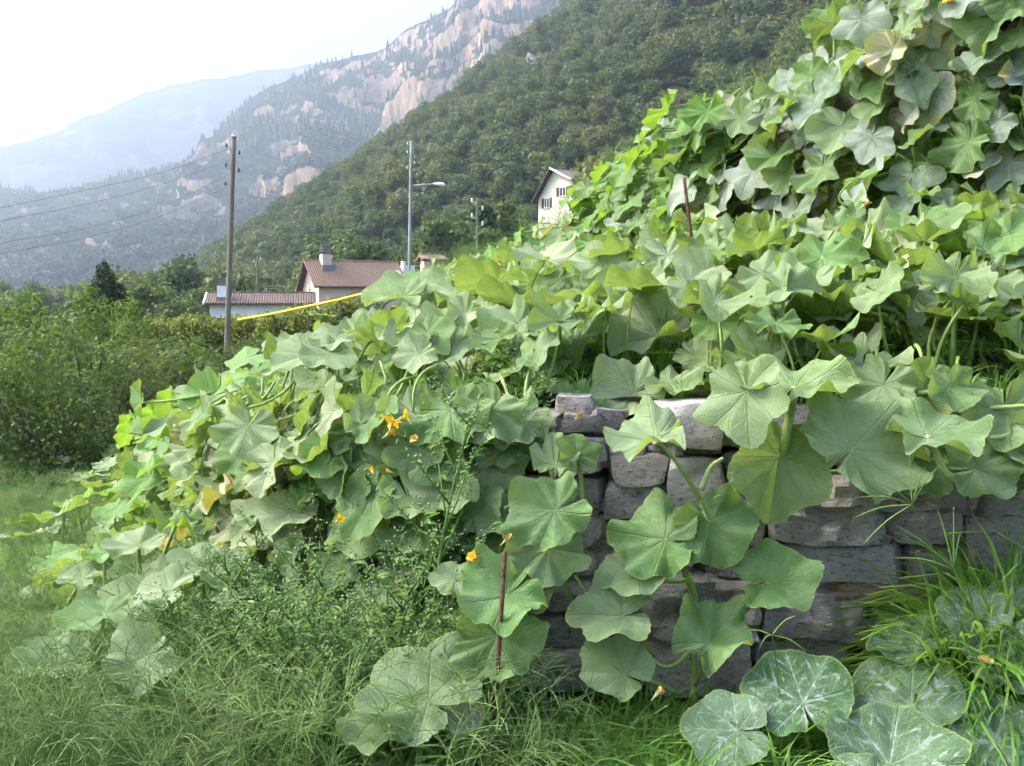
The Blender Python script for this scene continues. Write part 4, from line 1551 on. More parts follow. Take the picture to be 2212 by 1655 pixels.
# --- plant hanging over and climbing the lower wall
P1 = Plant('pumpkin vine climbing the front of the lower stone wall beside the pale block', at(1505, 1480, 3.3))
YW = 3.28
hero(P1, 'green', 1418, 948, 3.25, 225, .30, .9, -.1, 178, 1, [(1470, 1010, 3.25), (1510, 1075, 3.3), (1530, 1112, 3.33)], r=.008)
hero(P1, 'green', 1612, 846, 3.24, 225, .85, .2, -.5, 285, 2, [(1640, 850, 3.25), (1665, 830, 3.35), (1690, 860, 3.4)], pale=True)
hero(P1, 'green', 1682, 985, 3.32, 250, 1.0, -.12, .12, 262, 5, [(1690, 985, 3.34), (1697, 960, 3.3), (1712, 870, 3.3), (1722, 840, 3.3)], r=.012, pale=True)
hero(P1, 'dusty', 1716, 838, 3.22, 265, .36, .93, -.1, 40, 3, [(1705, 900, 3.3), (1690, 975, 3.32)], r=.012, pale=True)
hero(P1, 'green', 1838, 972, 3.16, 285, .85, .35, .3, 48, 4, [(1843, 1010, 3.25), (1862, 1040, 3.28), (1898, 1005, 3.33)], r=.011, pale=True)
hero(P1, 'green', 2005, 945, 3.1, 235, .4, .9, .1, 5, 6, [(2020, 975, 3.2), (2045, 1025, 3.2), (2090, 1045, 3.22), (2140, 1042, 3.28)], r=.011, pale=True)
hero(P1, 'green', 2110, 1012, 3.2, 185, .85, .4, .1, 5, 7, [(2120, 1030, 3.22), (2140, 1042, 3.28)])
hero(P1, 'green', 1437, 1165, 3.2, 230, .8, .55, -.15, 160, 0, [(1460, 1200, 3.22), (1490, 1255, 3.28), (1503, 1300, 3.3)], r=.009)
hero(P1, 'green', 1532, 1128, 3.22, 205, .95, .15, .05, 300, 8, [(1520, 1105, 3.3), (1530, 1100, 3.33)])
hero(P1, 'green', 1378, 1236, 3.2, 185, .4, .88, -.1, 182, 3, [(1420, 1252, 3.24), (1465, 1256, 3.28), (1492, 1250, 3.3)])
hero(P1, 'green', 1660, 1258, 3.15, 210, .75, .6, .1, 18, 6, [(1640, 1285, 3.2), (1605, 1325, 3.27)])
hero(P1, 'green', 1345, 1330, 3.12, 205, .7, .65, -.1, 165, 2, [(1375, 1370, 3.2), (1410, 1420, 3.28)])
hero(P1, 'green', 1530, 1392, 3.1, 205, .75, .6, .1, 62, 1, [(1522, 1420, 3.15), (1502, 1480, 3.22)])
hero(P1, 'green', 1348, 1456, 3.08, 190, .72, .6, -.1, 130, 5, [(1400, 1470, 3.15), (1470, 1500, 3.22)])
hero(P1, 'green', 1200, 1103, 3.2, 215, .85, .5, -.05, 215, 4, [(1230, 1150, 3.3), (1240, 1240, 3.38)])
hero(P1, 'green', 1185, 1185, 3.22, 190, .82, .5, .0, 265, 7, [(1215, 1240, 3.3), (1235, 1300, 3.38)])
hero(P1, 'green', 1200, 1005, 3.38, 130, .6, .7, .1, 100, 7, [(1220, 1050, 3.4), (1250, 1120, 3.42)])
hero(P1, 'green', 1245, 985, 3.4, 105, .8, .3, .4, 80, 2, [(1255, 1030, 3.42), (1260, 1110, 3.42)])
P1.stem([at(1500, 1520, 3.26), at(1498, 1400, 3.28), at(1502, 1300, 3.3), at(1475, 1220, 3.3), at(1500, 1150, 3.32), at(1535, 1105, 3.34), at(1600, 1040, 3.36), at(1690, 985, 3.36), at(1790, 1020, 3.36), at(1900, 1000, 3.36), at(2030, 1000, 3.34), at(2140, 1042, 3.28), at(2230, 1010, 3.2)], 0.011)
P1.stem([at(1498, 1400, 3.28), at(1450, 1440, 3.25), at(1400, 1420, 3.28), at(1300, 1330, 3.36), at(1240, 1240, 3.4)], 0.008)
P1.stem([at(1515, 1058, 3.3), at(1535, 1010, 3.3), at(1562, 990, 3.31)], 0.009, 'vine_stem', M_stem2)
P1.stem([at(2130, 948, 3.2), at(2170, 942, 3.2), at(2215, 925, 3.2), at(2300, 900, 3.2)], 0.009, 'vine_stem', M_stem2)
P1.stem([at(1985, 850, 3.35), at(2040, 845, 3.3), at(2090, 880, 3.3), at(2160, 880, 3.25), at(2300, 870, 3.2)], 0.009, 'vine_stem', M_stem2)
# tendrils
for (u, v) in ((1545, 1085), (1400, 1000), (1530, 1180), (1455, 1290)):
    base = at(u, v, 3.24)
    P = [base + Vector((.012 * math.cos(t * 1.9) + .006 * t, -.01 + .012 * math.sin(t * 1.9), .011 * t)) for t in np.linspace(0, 9, 14)]
    P1.stem(P, 0.0018, 'tendril', M_stem2)

# --- plant beside the rusty rod
P2 = Plant('broad-leaved pumpkin plant standing around the rusty rod in front', at(1060, 1560, 3.0))
hero(P2, 'green', 1095, 1285, 2.95, 235, .55, .8, .05, 200, 1, [(1090, 1400, 3.0), (1075, 1550, 3.05)])
hero(P2, 'green', 1075, 1375, 2.92, 215, .85, .45, -.1, 290, 4, [(1090, 1450, 3.0), (1070, 1560, 3.02)])
hero(P2, 'green', 925, 1515, 2.8, 300, .62, .7, .1, 150, 2, [(960, 1560, 2.85), (1010, 1620, 2.95)])
hero(P2, 'green', 840, 1570, 2.75, 210, .3, .9, .0, 190, 6, [(890, 1600, 2.8), (960, 1640, 2.9)])
hero(P2, 'green', 985, 1250, 3.05, 110, .6, .75, 0, 180, 3, [(1000, 1330, 3.05), (1040, 1480, 3.05)])
hero(P2, 'dry', 1010, 1545, 2.85, 110, .7, .6, 0, 250, 1)
P2.stem([at(1120, 1600, 3.1), at(1060, 1570, 3.0), at(1000, 1620, 2.95), at(900, 1700, 2.8)], 0.011)

# --- mottled plant at the foot of the wall
P3 = Plant('mottled pumpkin plant with white-marbled leaves in the grass below the wall', at(1850, 1620, 2.95))
MO = 'mottled'
hero(P3, MO, 1733, 1518, 2.92, 276, .72, .68, .0, 100, 0, [(1740, 1580, 2.95), (1760, 1680, 3.0)])
hero(P3, MO, 1966, 1525, 2.9, 304, .7, .7, -.05, 115, 1, [(1970, 1590, 2.92), (1960, 1690, 2.95)])
hero(P3, MO, 1592, 1578, 2.85, 237, .6, .75, .0, 175, 2, [(1610, 1640, 2.9), (1650, 1720, 2.95)])
hero(P3, MO, 1920, 1652, 2.75, 298, .72, .68, .0, 85, 3, [(1930, 1700, 2.8), (1940, 1760, 2.85)])
hero(P3, MO, 2150, 1600, 2.78, 248, .75, .6, .0, 105, 4, [(2160, 1660, 2.8), (2170, 1750, 2.85)])
hero(P3, MO, 2105, 1345, 3.05, 182, .75, .6, .1, 95, 5, [(2110, 1420, 3.08), (2120, 1520, 3.1)])
hero(P3, MO, 1985, 1392, 3.08, 210, .45, .85, .0, 120, 0, [(1990, 1450, 3.1), (1990, 1530, 3.12)])
hero(P3, MO, 2200, 1440, 2.9, 237, .7, .65, -.2, 80, 2, [(2210, 1500, 2.95), (2215, 1600, 3.0)])
hero(P3, MO, 2130, 1390, 3.0, 132, .75, .6, .1, 260, 3)
hero(P3, MO, 2180, 1300, 3.1, 121, .7, .7, 0, 60, 1)
hero(P3, MO, 1880, 1700, 2.65, 210, .7, .7, 0, 180, 1)
P3.stem([at(1650, 1720, 2.95), at(1800, 1690, 3.0), at(1960, 1690, 2.95), at(2120, 1640, 2.95), at(2260, 1600, 3.0)], 0.01)

# --- withered mottled leaves in the tall grass, left foreground
P4 = Plant('withered grey-blotched pumpkin leaves sunk in the tall grass lower left', at(400, 1620, 3.3))
for (u, v, w_, c) in ((255, 1565, 130, .5), (545, 1575, 130, .6), (460, 1640, 140, .6), (740, 1530, 120, .7), (330, 1660, 120, .6), (800, 1640, 120, .6), (200, 1580, 90, .5), (600, 1660, 110, .6), (690, 1655, 100, .6), (90, 1640, 100, .6)):
    hero(P4, 'dry', u, v, 3.15, w_, c, .7, random.uniform(-.2, .2), random.uniform(0, 360))

# --- left foreground plant
P5 = Plant('low pumpkin plant with broad pale leaves in the grass at left', at(330, 1400, 4.1))
for (u, v, Y, w_, c, up, rt, ang, kd) in ((318, 1418, 3.22, 190, .7, .7, .0, 225, 'green'), (440, 1225, 3.83, 160, .45, .85, .1, 120, 'green'), (490, 1272, 3.74, 170, .45, .85, .15, 30, 'green'), (365, 1275, 3.65, 150, .35, .9, -.1, 170, 'dusty'),
        (225, 1325, 3.57, 175, .35, .9, -.1, 185, 'green'), (135, 1440, 3.31, 190, .4, .88, .0, 190, 'green'), (250, 1365, 3.57, 150, .2, .9, -.3, 200, 'green'), (300, 1180, 4.35, 140, .3, .9, 0, 150, 'dusty'), (560, 1150, 4.18, 130, .3, .85, .2, 20, 'bright'),
        (380, 1135, 4.61, 130, .15, .95, .1, 100, 'bright'), (545, 1115, 4.35, 150, .7, .6, .1, 80, 'green'), (180, 1250, 4.18, 110, .3, .9, 0, 170, 'dusty'), (90, 1380, 3.65, 110, .4, .88, 0, 100, 'green')):
    p = at(u, v, Y)
    hero(P5, kd, u, v, Y, w_, c, up, rt, ang, None, None, Vector((p.x + random.uniform(-.1, .1), p.y + .12, gz(p.x, p.y))))
P5.stem([at(520, 1420, 4.4), at(400, 1420, 4.2), at(250, 1450, 4.1), at(100, 1500, 4.0)], 0.01)
print('hero leaves', P1.n + P2.n + P3.n + P5.n)

# --- front of the terrace: leaves measured on the photo
P6 = Plant('tall pumpkin plant with glowing backlit leaves on the terrace edge above the wall', on_terrace(3.6, .15))
E = [(1075, 612, 4.9, 190, -.28, .9, -.2, 160, 'green'), (1120, 655, 4.7, 175, -.25, .9, .1, 150, 'green'), (1262, 655, 4.5, 205, -.3, .9, .0, 170, 'green'), (1352, 545, 5.0, 160, -.35, .9, -.1, 130, 'green'),
     (1445, 520, 5.0, 150, -.3, .9, .2, 60, 'green'), (1648, 508, 5.1, 165, -.3, .85, .1, 20, 'green'), (1300, 570, 5.0, 150, .55, .8, -.1, 100, 'dusty'), (1247, 738, 4.2, 235, .42, .9, -.05, 165, 'green'),
     (1420, 725, 4.2, 215, .45, .85, .1, 200, 'dusty'), (1050, 720, 4.5, 205, .4, .88, .0, 185, 'dusty'), (965, 785, 4.3, 210, .5, .8, -.1, 200, 'dusty'), (1120, 900, 3.55, 205, .6, .78, -.05, 200, 'green'), (1240, 858, 3.7, 120, .5, .85, .1, 0, 'green'),
     (1370, 850, 3.75, 190, .75, .55, .0, 210, 'dusty'), (1550, 585, 4.7, 190, -.2, .93, -.1, 150, 'green'), (1480, 590, 4.8, 130, .3, .9, 0, 30, 'green'), (1635, 592, 4.6, 165, -.25, .9, .25, 40, 'dusty'), (1745, 600, 4.5, 190, .5, .8, .0, 130, 'dusty'),
     (1830, 620, 4.5, 150, .5, .8, .1, 40, 'dusty'), (1655, 700, 4.2, 170, -.12, .95, -.1, 170, 'green'), (1770, 555, 5.0, 190, .6, .75, .0, 120, 'dusty'), (1880, 560, 5.0, 190, .5, .8, .1, 40, 'dusty'), (1935, 650, 4.3, 195, -.3, .85, .3, 20, 'green'),
     (2015, 610, 4.4, 190, -.28, .9, .1, 20, 'green'), (1620, 745, 4.1, 190, .75, .55, -.1, 260, 'dusty'), (1915, 700, 4.2, 190, .6, .7, .2, 300, 'dusty'), (2065, 805, 3.9, 170, .3, .6, -.75, 80, 'aged'), (2170, 850, 3.75, 170, .75, .55, .0, 250, 'green'),
     (1980, 770, 4.0, 160, .5, .8, 0, 340, 'dusty'), (2170, 660, 4.3, 170, .2, .95, 0, 10, 'green'), (2110, 620, 4.7, 160, .7, .6, 0, 200, 'bright'), (1840, 690, 4.1, 150, -.1, .95, 0, 200, 'green'), (1560, 660, 4.4, 140, .3, .9, 0, 200, 'dusty'),
     (1500, 770, 3.9, 140, .6, .75, 0, 330, 'dusty'), (1330, 660, 4.5, 150, .35, .9, .1, 20, 'bright'), (1180, 690, 4.7, 150, .3, .9, -.1, 150, 'green'), (900, 740, 4.9, 150, .45, .85, -.2, 180, 'dusty'), (1010, 640, 5.1, 150, .35, .9, 0, 160, 'dusty'),
     (870, 640, 5.4, 170, .45, .85, -.1, 170, 'dusty'), (930, 610, 5.6, 150, .35, .9, 0, 150, 'green'), (1180, 560, 5.4, 140, .5, .8, 0, 120, 'dusty'), (1720, 760, 3.95, 120, .4, .9, 0, 200, 'green'), (2140, 760, 3.9, 160, .7, .6, .2, 270, 'dusty'),
     (1160, 830, 3.9, 150, .3, .92, 0, 20, 'green'), (880, 850, 4.1, 190, .55, .78, -.15, 190, 'dusty'), (1000, 860, 4.0, 150, .8, .5, 0, 260, 'dusty'), (1450, 830, 3.7, 150, .3, .9, 0, 330, 'dusty'), (790, 790, 4.6, 180, .5, .8, -.2, 190, 'dusty')]
for (u, v, Y, w_, c, up, rt, ang, kd) in E:
    p = at(u, v, Y)
    s_ = s_of_x(min(3, max(-1.5, p.x)))
    a = stat(s_)[0]
    gzv = a[3] + max(0, (Y - a[1])) * 0.3
    root = Vector((p.x + random.uniform(-.12, .12), p.y + random.uniform(0, .2), min(gzv, p.z - .15)))
    hero(P6, kd, u, v, Y, w_, c, up, rt, ang, None, None, root)

# --- the mass of leaves on the lower terrace, over its left shoulder and on the upper wall
def mass(pl, n, s0, s1, t0, t1, kinds, size=(.22, .36), hgt=(.2, .5), tilt=.45, outk=.35, seed=1, res='', pet=True, sink=0.0):
    g = random.Random(seed)
    c = 0
    tries = 0
    placed = []
    while c < n and tries < n * 12:
        tries += 1
        s, t = g.uniform(s0, s1), g.uniform(t0, t1)
        root = on_terrace(s, t)
        h = g.uniform(*hgt)
        sz = g.uniform(*size)
        pos = root + Vector((g.uniform(-.1, .1), g.uniform(-.1, .1), h))
        if not in_view(pos, 100): continue
        if any((pos - q).length < sz * .42 for q in placed): continue
        placed.append(pos)
        o_ = outw(s, 0)
        n_ = Vector((0, 0, 1)) + o_ * outk * g.uniform(.3, 1.6) + Vector((g.gauss(0, tilt), g.gauss(0, tilt), 0))
        tip = o_ + Vector((g.gauss(0, .6), g.gauss(0, .6), -.2))
        kd = g.choice(kinds) + res
        pl.leaf(g.choice(LEAVES[kd]), pos, n_, tip, sz, root - Vector((0, 0, sink)), pet)
        c += 1
    return c


def face_mass(pl, n, s0, s1, which, kinds, size, seed, t0=0.0, t1=1.1, off=(.03, .22), upk=.45, res='', spread_=.35):
    g = random.Random(seed)
    c = tries = 0
    placed = []
    while c < n and tries < n * 14:
        tries += 1
        s, t = g.uniform(s0, s1), g.uniform(t0, t1)
        o_ = outw(s, which)
        sz = g.uniform(*size)
        pos = on_wall(s, t, which) + o_ * g.uniform(*off)
        if not in_view(pos, 100): continue
        if any((pos - q).length < sz * .46 for q in placed): continue
        placed.append(pos)
        n_ = o_ + Vector((0, 0, upk * g.uniform(.2, 1.8))) + Vector((g.gauss(0, spread_), g.gauss(0, spread_), g.gauss(0, .15)))
        tip = Vector((g.gauss(0, .45), g.gauss(0, .45), -1))
        root = on_wall(s, t + .08, which) + Vector((0, 0, .05))
        pl.leaf(g.choice(LEAVES[g.choice(kinds) + res]), pos, n_, tip, sz, root, (root - pos).length > .06)
        c += 1
    return c


P7 = Plant('pumpkin plant filling the terrace behind the backlit leaves, below the upper wall', on_terrace(3.2, .6))
mass(P7, 120, 2.0, 4.2, .12, .9, ['dusty', 'dusty', 'green'], seed=3, hgt=(.12, .34), size=(.17, .28))
mass(P7, 80, 1.8, 3.6, .0, .5, ['green', 'dusty', 'green', 'bright'], seed=33, hgt=(.1, .38), size=(.18, .28))
P8 = Plant('whitish-leaved pumpkin plant spreading over the middle of the lower terrace', on_terrace(5, .4))
mass(P8, 240, 4.2, 6.0, .0, .8, ['dusty', 'dusty', 'green', 'dusty', 'green', 'dusty', 'green', 'dusty'], seed=4, hgt=(.1, .3), size=(.15, .26))
P9 = Plant('whitish-leaved pumpkin plant shingling the left shoulder of the lower terrace', on_wall(5.7, .6))
face_mass(P9, 235, 4.7, 6.9, 0, ['dusty', 'dusty', 'dusty', 'green', 'dusty', 'green', 'dusty', 'green', 'dusty', 'bright', 'dusty', 'green', 'dusty', 'green', 'aged'], (.14, .25), 6, .12, 1.05, (.05, .3), .95)
face_mass(P9, 60, 4.15, 5.0, 0, ['green', 'dusty', 'green'], (.17, .27), 61, .3, 1.05, (.06, .3), .9)
P10 = Plant('bright green pumpkin plant covering the far left slope of the terrace', on_wall(8, .5))
face_mass(P10, 170, 6.9, 9.8, 0, ['bright', 'bright', 'green', 'dusty'], (.2, .34), 7, 0, 1.2, (.05, .5), .9, '_mid')
mass(P10, 120, 6.6, 10, .0, .5, ['bright', 'green', 'dusty'], seed=8, hgt=(.1, .35), res='_mid', pet=False)
P11 = Plant('silvery lobed pumpkin leaves hanging down the upper wall at right', on_wall(2.9, .9, 1))
face_mass(P11, 150, 2.0, 4.15, 1, ['silver', 'silver', 'silver_round', 'green', 'green'], (.17, .3), 11, .05, 1.15, (.06, .25), .45)
P12 = Plant('bushy pumpkin plant with fresh green leaves on the middle of the upper wall', on_wall(4.6, .7, 1))
face_mass(P12, 190, 3.9, 5.6, 1, ['bright', 'bright', 'green', 'silver'], (.18, .32), 12, -.05, 1.2, (.03, .4), .7)
P13 = Plant('far pumpkin plant trailing down the upper wall towards the lamp pole', on_wall(7, .7, 1))
face_mass(P13, 260, 5.5, 8.6, 1, ['dusty', 'green', 'silver', 'bright', 'green', 'bright', 'aged'], (.2, .34), 13, -.1, 1.0, (.03, .5), .75, '_mid')
P14 = Plant('far pumpkin leaves along the back of the lower terrace', on_terrace(6.5, .7))
mass(P14, 240, 5.9, 9.0, .3, .98, ['dusty', 'green', 'silver'], seed=14, hgt=(.08, .32), res='_mid', pet=False)
face_mass(P1, 16, 2.0, 3.05, 0, ['green', 'dusty', 'green'], (.17, .25), 71, .82, 1.1, (.1, .25), .7)
P15 = Plant('pumpkin plant with dark rounded leaves above the upper wall, top right corner', on_wall(2.6, 1, 1))
g = random.Random(15)
for k in range(60):
    s = g.uniform(2.0, 3.6)
    p = on_wall(s, 1, 1) - outw(s, 1) * g.uniform(.1, 1.1) + Vector((0, 0, g.uniform(.08, .45)))
    if not in_view(p, 80): continue
    n_ = outw(s, 1) * .8 + Vector((g.gauss(0, .35), g.gauss(0, .35), .6))
    P15.leaf(g.choice(LEAVES[g.choice(['green', 'silver_round', 'silver_round', 'bright'])]), p, n_, Vector((g.gauss(0, .5), g.gauss(0, .5), -1)), g.uniform(.2, .34), p - Vector((0, 0, .4)))
P16 = Plant('scattered small pumpkin leaves in the weeds below the left shoulder', on_wall(5.6, 0))
g = random.Random(16)
for k in range(170):
    s = g.uniform(5.4, 9.5)
    p = on_wall(s, 0, 0) + outw(s, 0) * abs(g.gauss(0, 1.0) + .5) 
    if p.x > -1.3 or not in_view(p, 60) or proj(p)[0] < 90 + 60 * math.sin(k): continue
    p.z = gz(p.x, p.y) + g.uniform(.12, .5)
    n_ = Vector((g.gauss(-.15, .4), g.gauss(-.25, .4), 1))
    P16.leaf(g.choice(LEAVES[g.choice(['bright', 'green', 'dusty', 'dusty']) + '_mid']), p, n_, Vector((g.gauss(0, 1), g.gauss(0, 1), 0)), g.uniform(.16, .3), Vector((p.x, p.y, gz(p.x, p.y))), p.y < 7)
print('leaves', [q.n for q in (P1, P2, P3, P4, P5, P6, P7, P8, P9, P10, P11, P12, P13, P14, P15, P16)])

# ------------------------------------------------------------------ shrubs, hedge and trees of the valley side
SHR = [(0.05, (0.018, 0.042, 0.014)), (0.35, (0.03, 0.066, 0.02)), (0.65, (0.052, 0.098, 0.026)), (0.85, (0.09, 0.13, 0.036)), (1.0, (0.14, 0.13, 0.05))]
M_shrub = leafy('shrub_leaves', SHR, (0.3, 0.42, 0.06), 0.3)
M_acacia = leafy('acacia_leaves', [(0.0, (0.035, 0.075, 0.02)), (0.5, (0.06, 0.12, 0.028)), (1.0, (0.11, 0.18, 0.042))], (0.35, 0.5, 0.07), 0.35)
M_hedge = leafy('hedge_leaves', [(0.0, (0.08, 0.13, 0.03)), (0.35, (0.15, 0.2, 0.04)), (0.6, (0.26, 0.27, 0.055)), (0.8, (0.3, 0.25, 0.06)), (1.0, (0.28, 0.14, 0.05))], (0.4, 0.42, 0.07), 0.35)
M_bramble = leafy('bramble_leaves', [(0.0, (0.05, 0.075, 0.025)), (0.55, (0.09, 0.12, 0.035)), (0.85, (0.14, 0.12, 0.045)), (1.0, (0.17, 0.09, 0.05))], (0.3, 0.3, 0.08), 0.25)
M_conifer = leafy('conifer_needles', [(0.0, (0.015, 0.035, 0.016)), (0.6, (0.03, 0.055, 0.024)), (1.0, (0.055, 0.08, 0.03))], (0.1, 0.16, 0.04), 0.12)
M_twig = plain('dry_twig', (0.2, 0.165, 0.15), 0.9, 0.35, 20)

shrub_kinds = []


def shrub_kind(seed, mat, n, leaf, w_, h_, nb=9, aspect=.55):
    g = random.Random(seed)
    B = [(0, 0, h_ * .4, w_ * .38, w_ * .38, h_ * .38)]
    for k in range(nb):
        a, e = g.uniform(0, 6.28), g.uniform(0, 1)
        rr = w_ * .36 * math.sqrt(1 - .6 * e)
        r = w_ * g.uniform(.12, .22)
        B.append((rr * math.cos(a), rr * math.sin(a), h_ * (.18 + .7 * e), r, r, r * g.uniform(.7, 1.1)))
    V, Q, s = foliage(B, n, leaf, .55, aspect, seed)
    fm = np_mesh('foliage', V, Q, mat, False, None, s)
    mb = MB()
    for k in range(9):
        a = g.uniform(0, 6.28)
        q = (w_ * .3 * math.cos(a), w_ * .3 * math.sin(a), h_ * g.uniform(.5, .85))
        mb.tube(curve_pts([(0.05 * math.cos(a), 0.05 * math.sin(a), -.2), (q[0] * .4, q[1] * .4, q[2] * .55), q], 5), [.035, .03, .025, .018, .012, .006], 5)
    return fm, mb.mesh('stem', M_bark, True)


KS = [shrub_kind(31, M_shrub, 4200, .085, 2.6, 2.4), shrub_kind(32, M_shrub, 4200, .075, 2.4, 2.0), shrub_kind(33, M_acacia, 3600, .11, 2.2, 3.0, 12, .4),
      shrub_kind(34, M_bramble, 3800, .07, 2.6, 1.6), shrub_kind(35, M_hedge, 3800, .10, 2.3, 2.1), shrub_kind(36, M_shrub, 3600, .08, 2.2, 1.3)]


def shrub(kind, p, s, sz, name, label, cat='shrub', group=None, rz=None):
    e = empty(name, p, random.uniform(0, 6.28) if rz is None else rz)
    e.scale = (s, s, sz)
    link('foliage', KS[kind][0], e)
    link('stem', KS[kind][1], e)
    tag(e, label, cat, group)
    return e


def gp(u, Y, dz=0.0):
    p = at(u, 700, Y)
    return Vector((p.x, Y, gz(p.x, Y) + dz))


SH = [(2, 110, 17.5, 1.05, .93, 'tall light green locust shrub at the left with feathery top'), (2, 235, 19, .85, .86, 'slim locust sapling rising in front of the dark conifer'), (2, 30, 21, 1.0, .75, 'pale green shrub behind the picture edge at left'),
      (0, 160, 18.5, 1.0, .9, 'leafy green shrub between the two locust saplings'), (0, 40, 15.5, 1.0, .98, 'large dark green shrub at the left picture edge'), (1, 95, 13.5, .95, .95, 'rounded dark shrub in front of the locust shrub'),
      (0, 300, 22, 1.0, .55, 'green shrub at the left end of the yellowing hedge'), (1, 180, 15.0, 1.0, .85, 'mid green shrub above the brush pile'), (1, 190, 12.6, .95, 1.0, 'dark green thicket hanging over the dead brush'),
      (3, 280, 13.6, .85, 1.0, 'brown tinged bramble beside the pumpkin slope'), (1, 0, 11.6, .8, .95, 'dark shrub cut by the left picture edge low down'), (1, 100, 11.2, .7, .7, 'low shrub at the foot of the dark shrubs'),
      (5, 350, 20, 1.2, 1.0, 'low green weeds thicket below the hedge'), (5, 430, 25, 1.3, 1.1, 'low weeds thicket under the utility pole'), (5, 280, 17, 1.1, 1.1, 'low fresh green thicket right of the rounded shrub'), (5, 390, 17, .9, .9, 'low thicket touching the far end of the pumpkin slope'),
      (0, -60, 19, 1.1, 1.0, 'shrub leaning into the left picture edge'), (1, 330, 26, 1.2, .55, 'rounded bush under the hedge at its left end'), (5, 520, 30, 1.2, .9, 'low weeds right of the utility pole base'), (5, 600, 33, 1.4, 1.0, 'low weeds below the yellow pipe'), (1, 230, 24, 1.2, 1.1, 'dense bush in front of the conifer')]
for kd, u, Y, s, sz, lb in SH:
    shrub(kd, gp(u, Y), s, sz, 'shrub', lb, 'shrub', 'shrubs along the valley side')

# hedge: one clipped, yellowing row
hedge = empty('hedge', gp(480, 40))
tag(hedge, 'long yellowing hedge behind the utility pole', 'hedge')
ho = Vector(hedge.location)
B = []
gh = random.Random(77)
for k in range(46):
    u = 270 + k * 11
    Y = 42 - 3.5 * k / 46
    top = float(np.interp(u, [260, 420, 520, 620, 700, 800], [694, 690, 692, 676, 668, 640])) + gh.uniform(-3, 4)
    p = at(u, top, Y)
    gzv = gz(p.x, p.y)
    h = p.z - gzv
    for j in range(3):
        zz = gzv + h * (.2 + .32 * j)
        B.append((p.x - ho.x + gh.uniform(-.15, .15), p.y - ho.y + gh.uniform(-.35, .35), zz - ho.z, .42, .5, h * .24))
V, Q, s_ = foliage(B, 26000, .15, .6, .65, 5)
link('foliage', np_mesh('foliage', V, Q, M_hedge, False, None, s_), hedge)
mb = MB()
for k in range(22):
    u = 275 + k * 23
    p = at(u, 700, 41.5 - 3.5 * k / 22)
    q = Vector((p.x, p.y, gz(p.x, p.y))) - ho
    mb.tube([q, q + Vector((gh.uniform(-.1, .1), 0, .7)), q + Vector((gh.uniform(-.3, .3), 0, 1.3))], [.04, .03, .015], 5)
mb.build('stem', M_bark, hedge)

# dark conifer
cb = gp(228, 46)
ct = at(230, 556, 46)
con = empty('conifer_tree', cb)
tag(con, 'dark pointed conifer rising behind the locust shrubs', 'tree')
Hc = ct.z - cb.z
mb = MB(); mb.tube([(0, 0, -.3), (0, 0, Hc * .5), (0, 0, Hc * .98)], [.16, .1, .02], 8); mb.build('trunk', M_bark, con, True)
B = []
gc = random.Random(3)
for k in range(60):
    t = (k + .5) / 60
    r = 1.9 * (1 - t) ** .9 + .08
    a = k * 2.4
    B.append((r * .6 * math.cos(a), r * .6 * math.sin(a), Hc * (.1 + .88 * t), r * .5, r * .5, .16))
V, Q, s_ = foliage(B, 9000, .2, .3, .3, 8, 0.1, 0.6)
link('crown', np_mesh('crown', V, Q, M_conifer, False, None, s_), con)
cb2 = gp(262, 47)
con2 = copy_tree(con)
con2.location = cb2
con2.scale = (.8, .8, .78)
con2.rotation_euler = (0, 0, 2)
tag(con2, 'second lower tip of dark conifer close behind the pointed one', 'tree')

# trees in the middle distance, left of and around the houses
for k, (u, Y, s, lb) in enumerate(((330, 92, .62, 'round tree left of the low white house'), (385, 88, .5, 'small tree close to the white gable'), 
                                  (60, 90, .42, 'dark round tree at the far left beyond the shrubs'), (10, 95, .42, 'dark round tree cut by the left picture edge'), (440, 128, .6, 'tree behind the low white house'), (820, 120, .55, 'tree behind the pink roof at right'))):
    t = empty('valley_tree', gp(u, Y), k * 1.3)
    t.scale = (s, s, s * .9)
    link('crown', tree_kinds[k % 6][0], t)
    link('trunk', tree_kinds[k % 6][1], t)
    tag(t, lb, 'tree')
# climbing vine before the pink house
shrub(0, Vector((at(745, 640, 104).x, 104, gz(-16, 104) + 1.9)), 1.5, 1.0, 'pergola_vine', 'leafy vine pergola in front of the pink house', 'vine')
shrub(0, Vector((at(800, 640, 104).x, 104, gz(-16, 104) + 1.9)), 1.4, 1.0, 'pergola_vine', 'leafy vine mound under the right end of the pink roof', 'vine')

# dead brush pile
pile = empty('brush_pile', gp(255, 11.6))
tag(pile, 'heap of dry grey branches at the foot of the brambles', 'brush pile')
gb = random.Random(8)
for k in range(60):
    a = gb.uniform(0, 3.14)
    x0 = gb.uniform(-.75, .75)
    L = gb.uniform(.5, 1.1)
    mb = MB()
    P0 = Vector((x0, gb.uniform(-.3, .3), gb.uniform(-.05, .2)))
    d = Vector((gb.gauss(0, .55), gb.gauss(0, .3), gb.uniform(.25, 1))).normalized() * L
    mid = P0 + d * .5 + Vector((gb.gauss(0, .1), gb.gauss(0, .1), gb.gauss(.03, .08)))
    mb.tube(curve_pts([P0, mid, P0 + d], 6), [.012, .011, .010, .009, .007, .005, .003], 5)
    q = P0 + d * .6
    mb.tube([q, q + Vector((gb.gauss(0, .12), gb.gauss(0, .1), gb.uniform(0, .2)))], [.006, .002], 4)
    mb.build('branch', M_twig, pile)

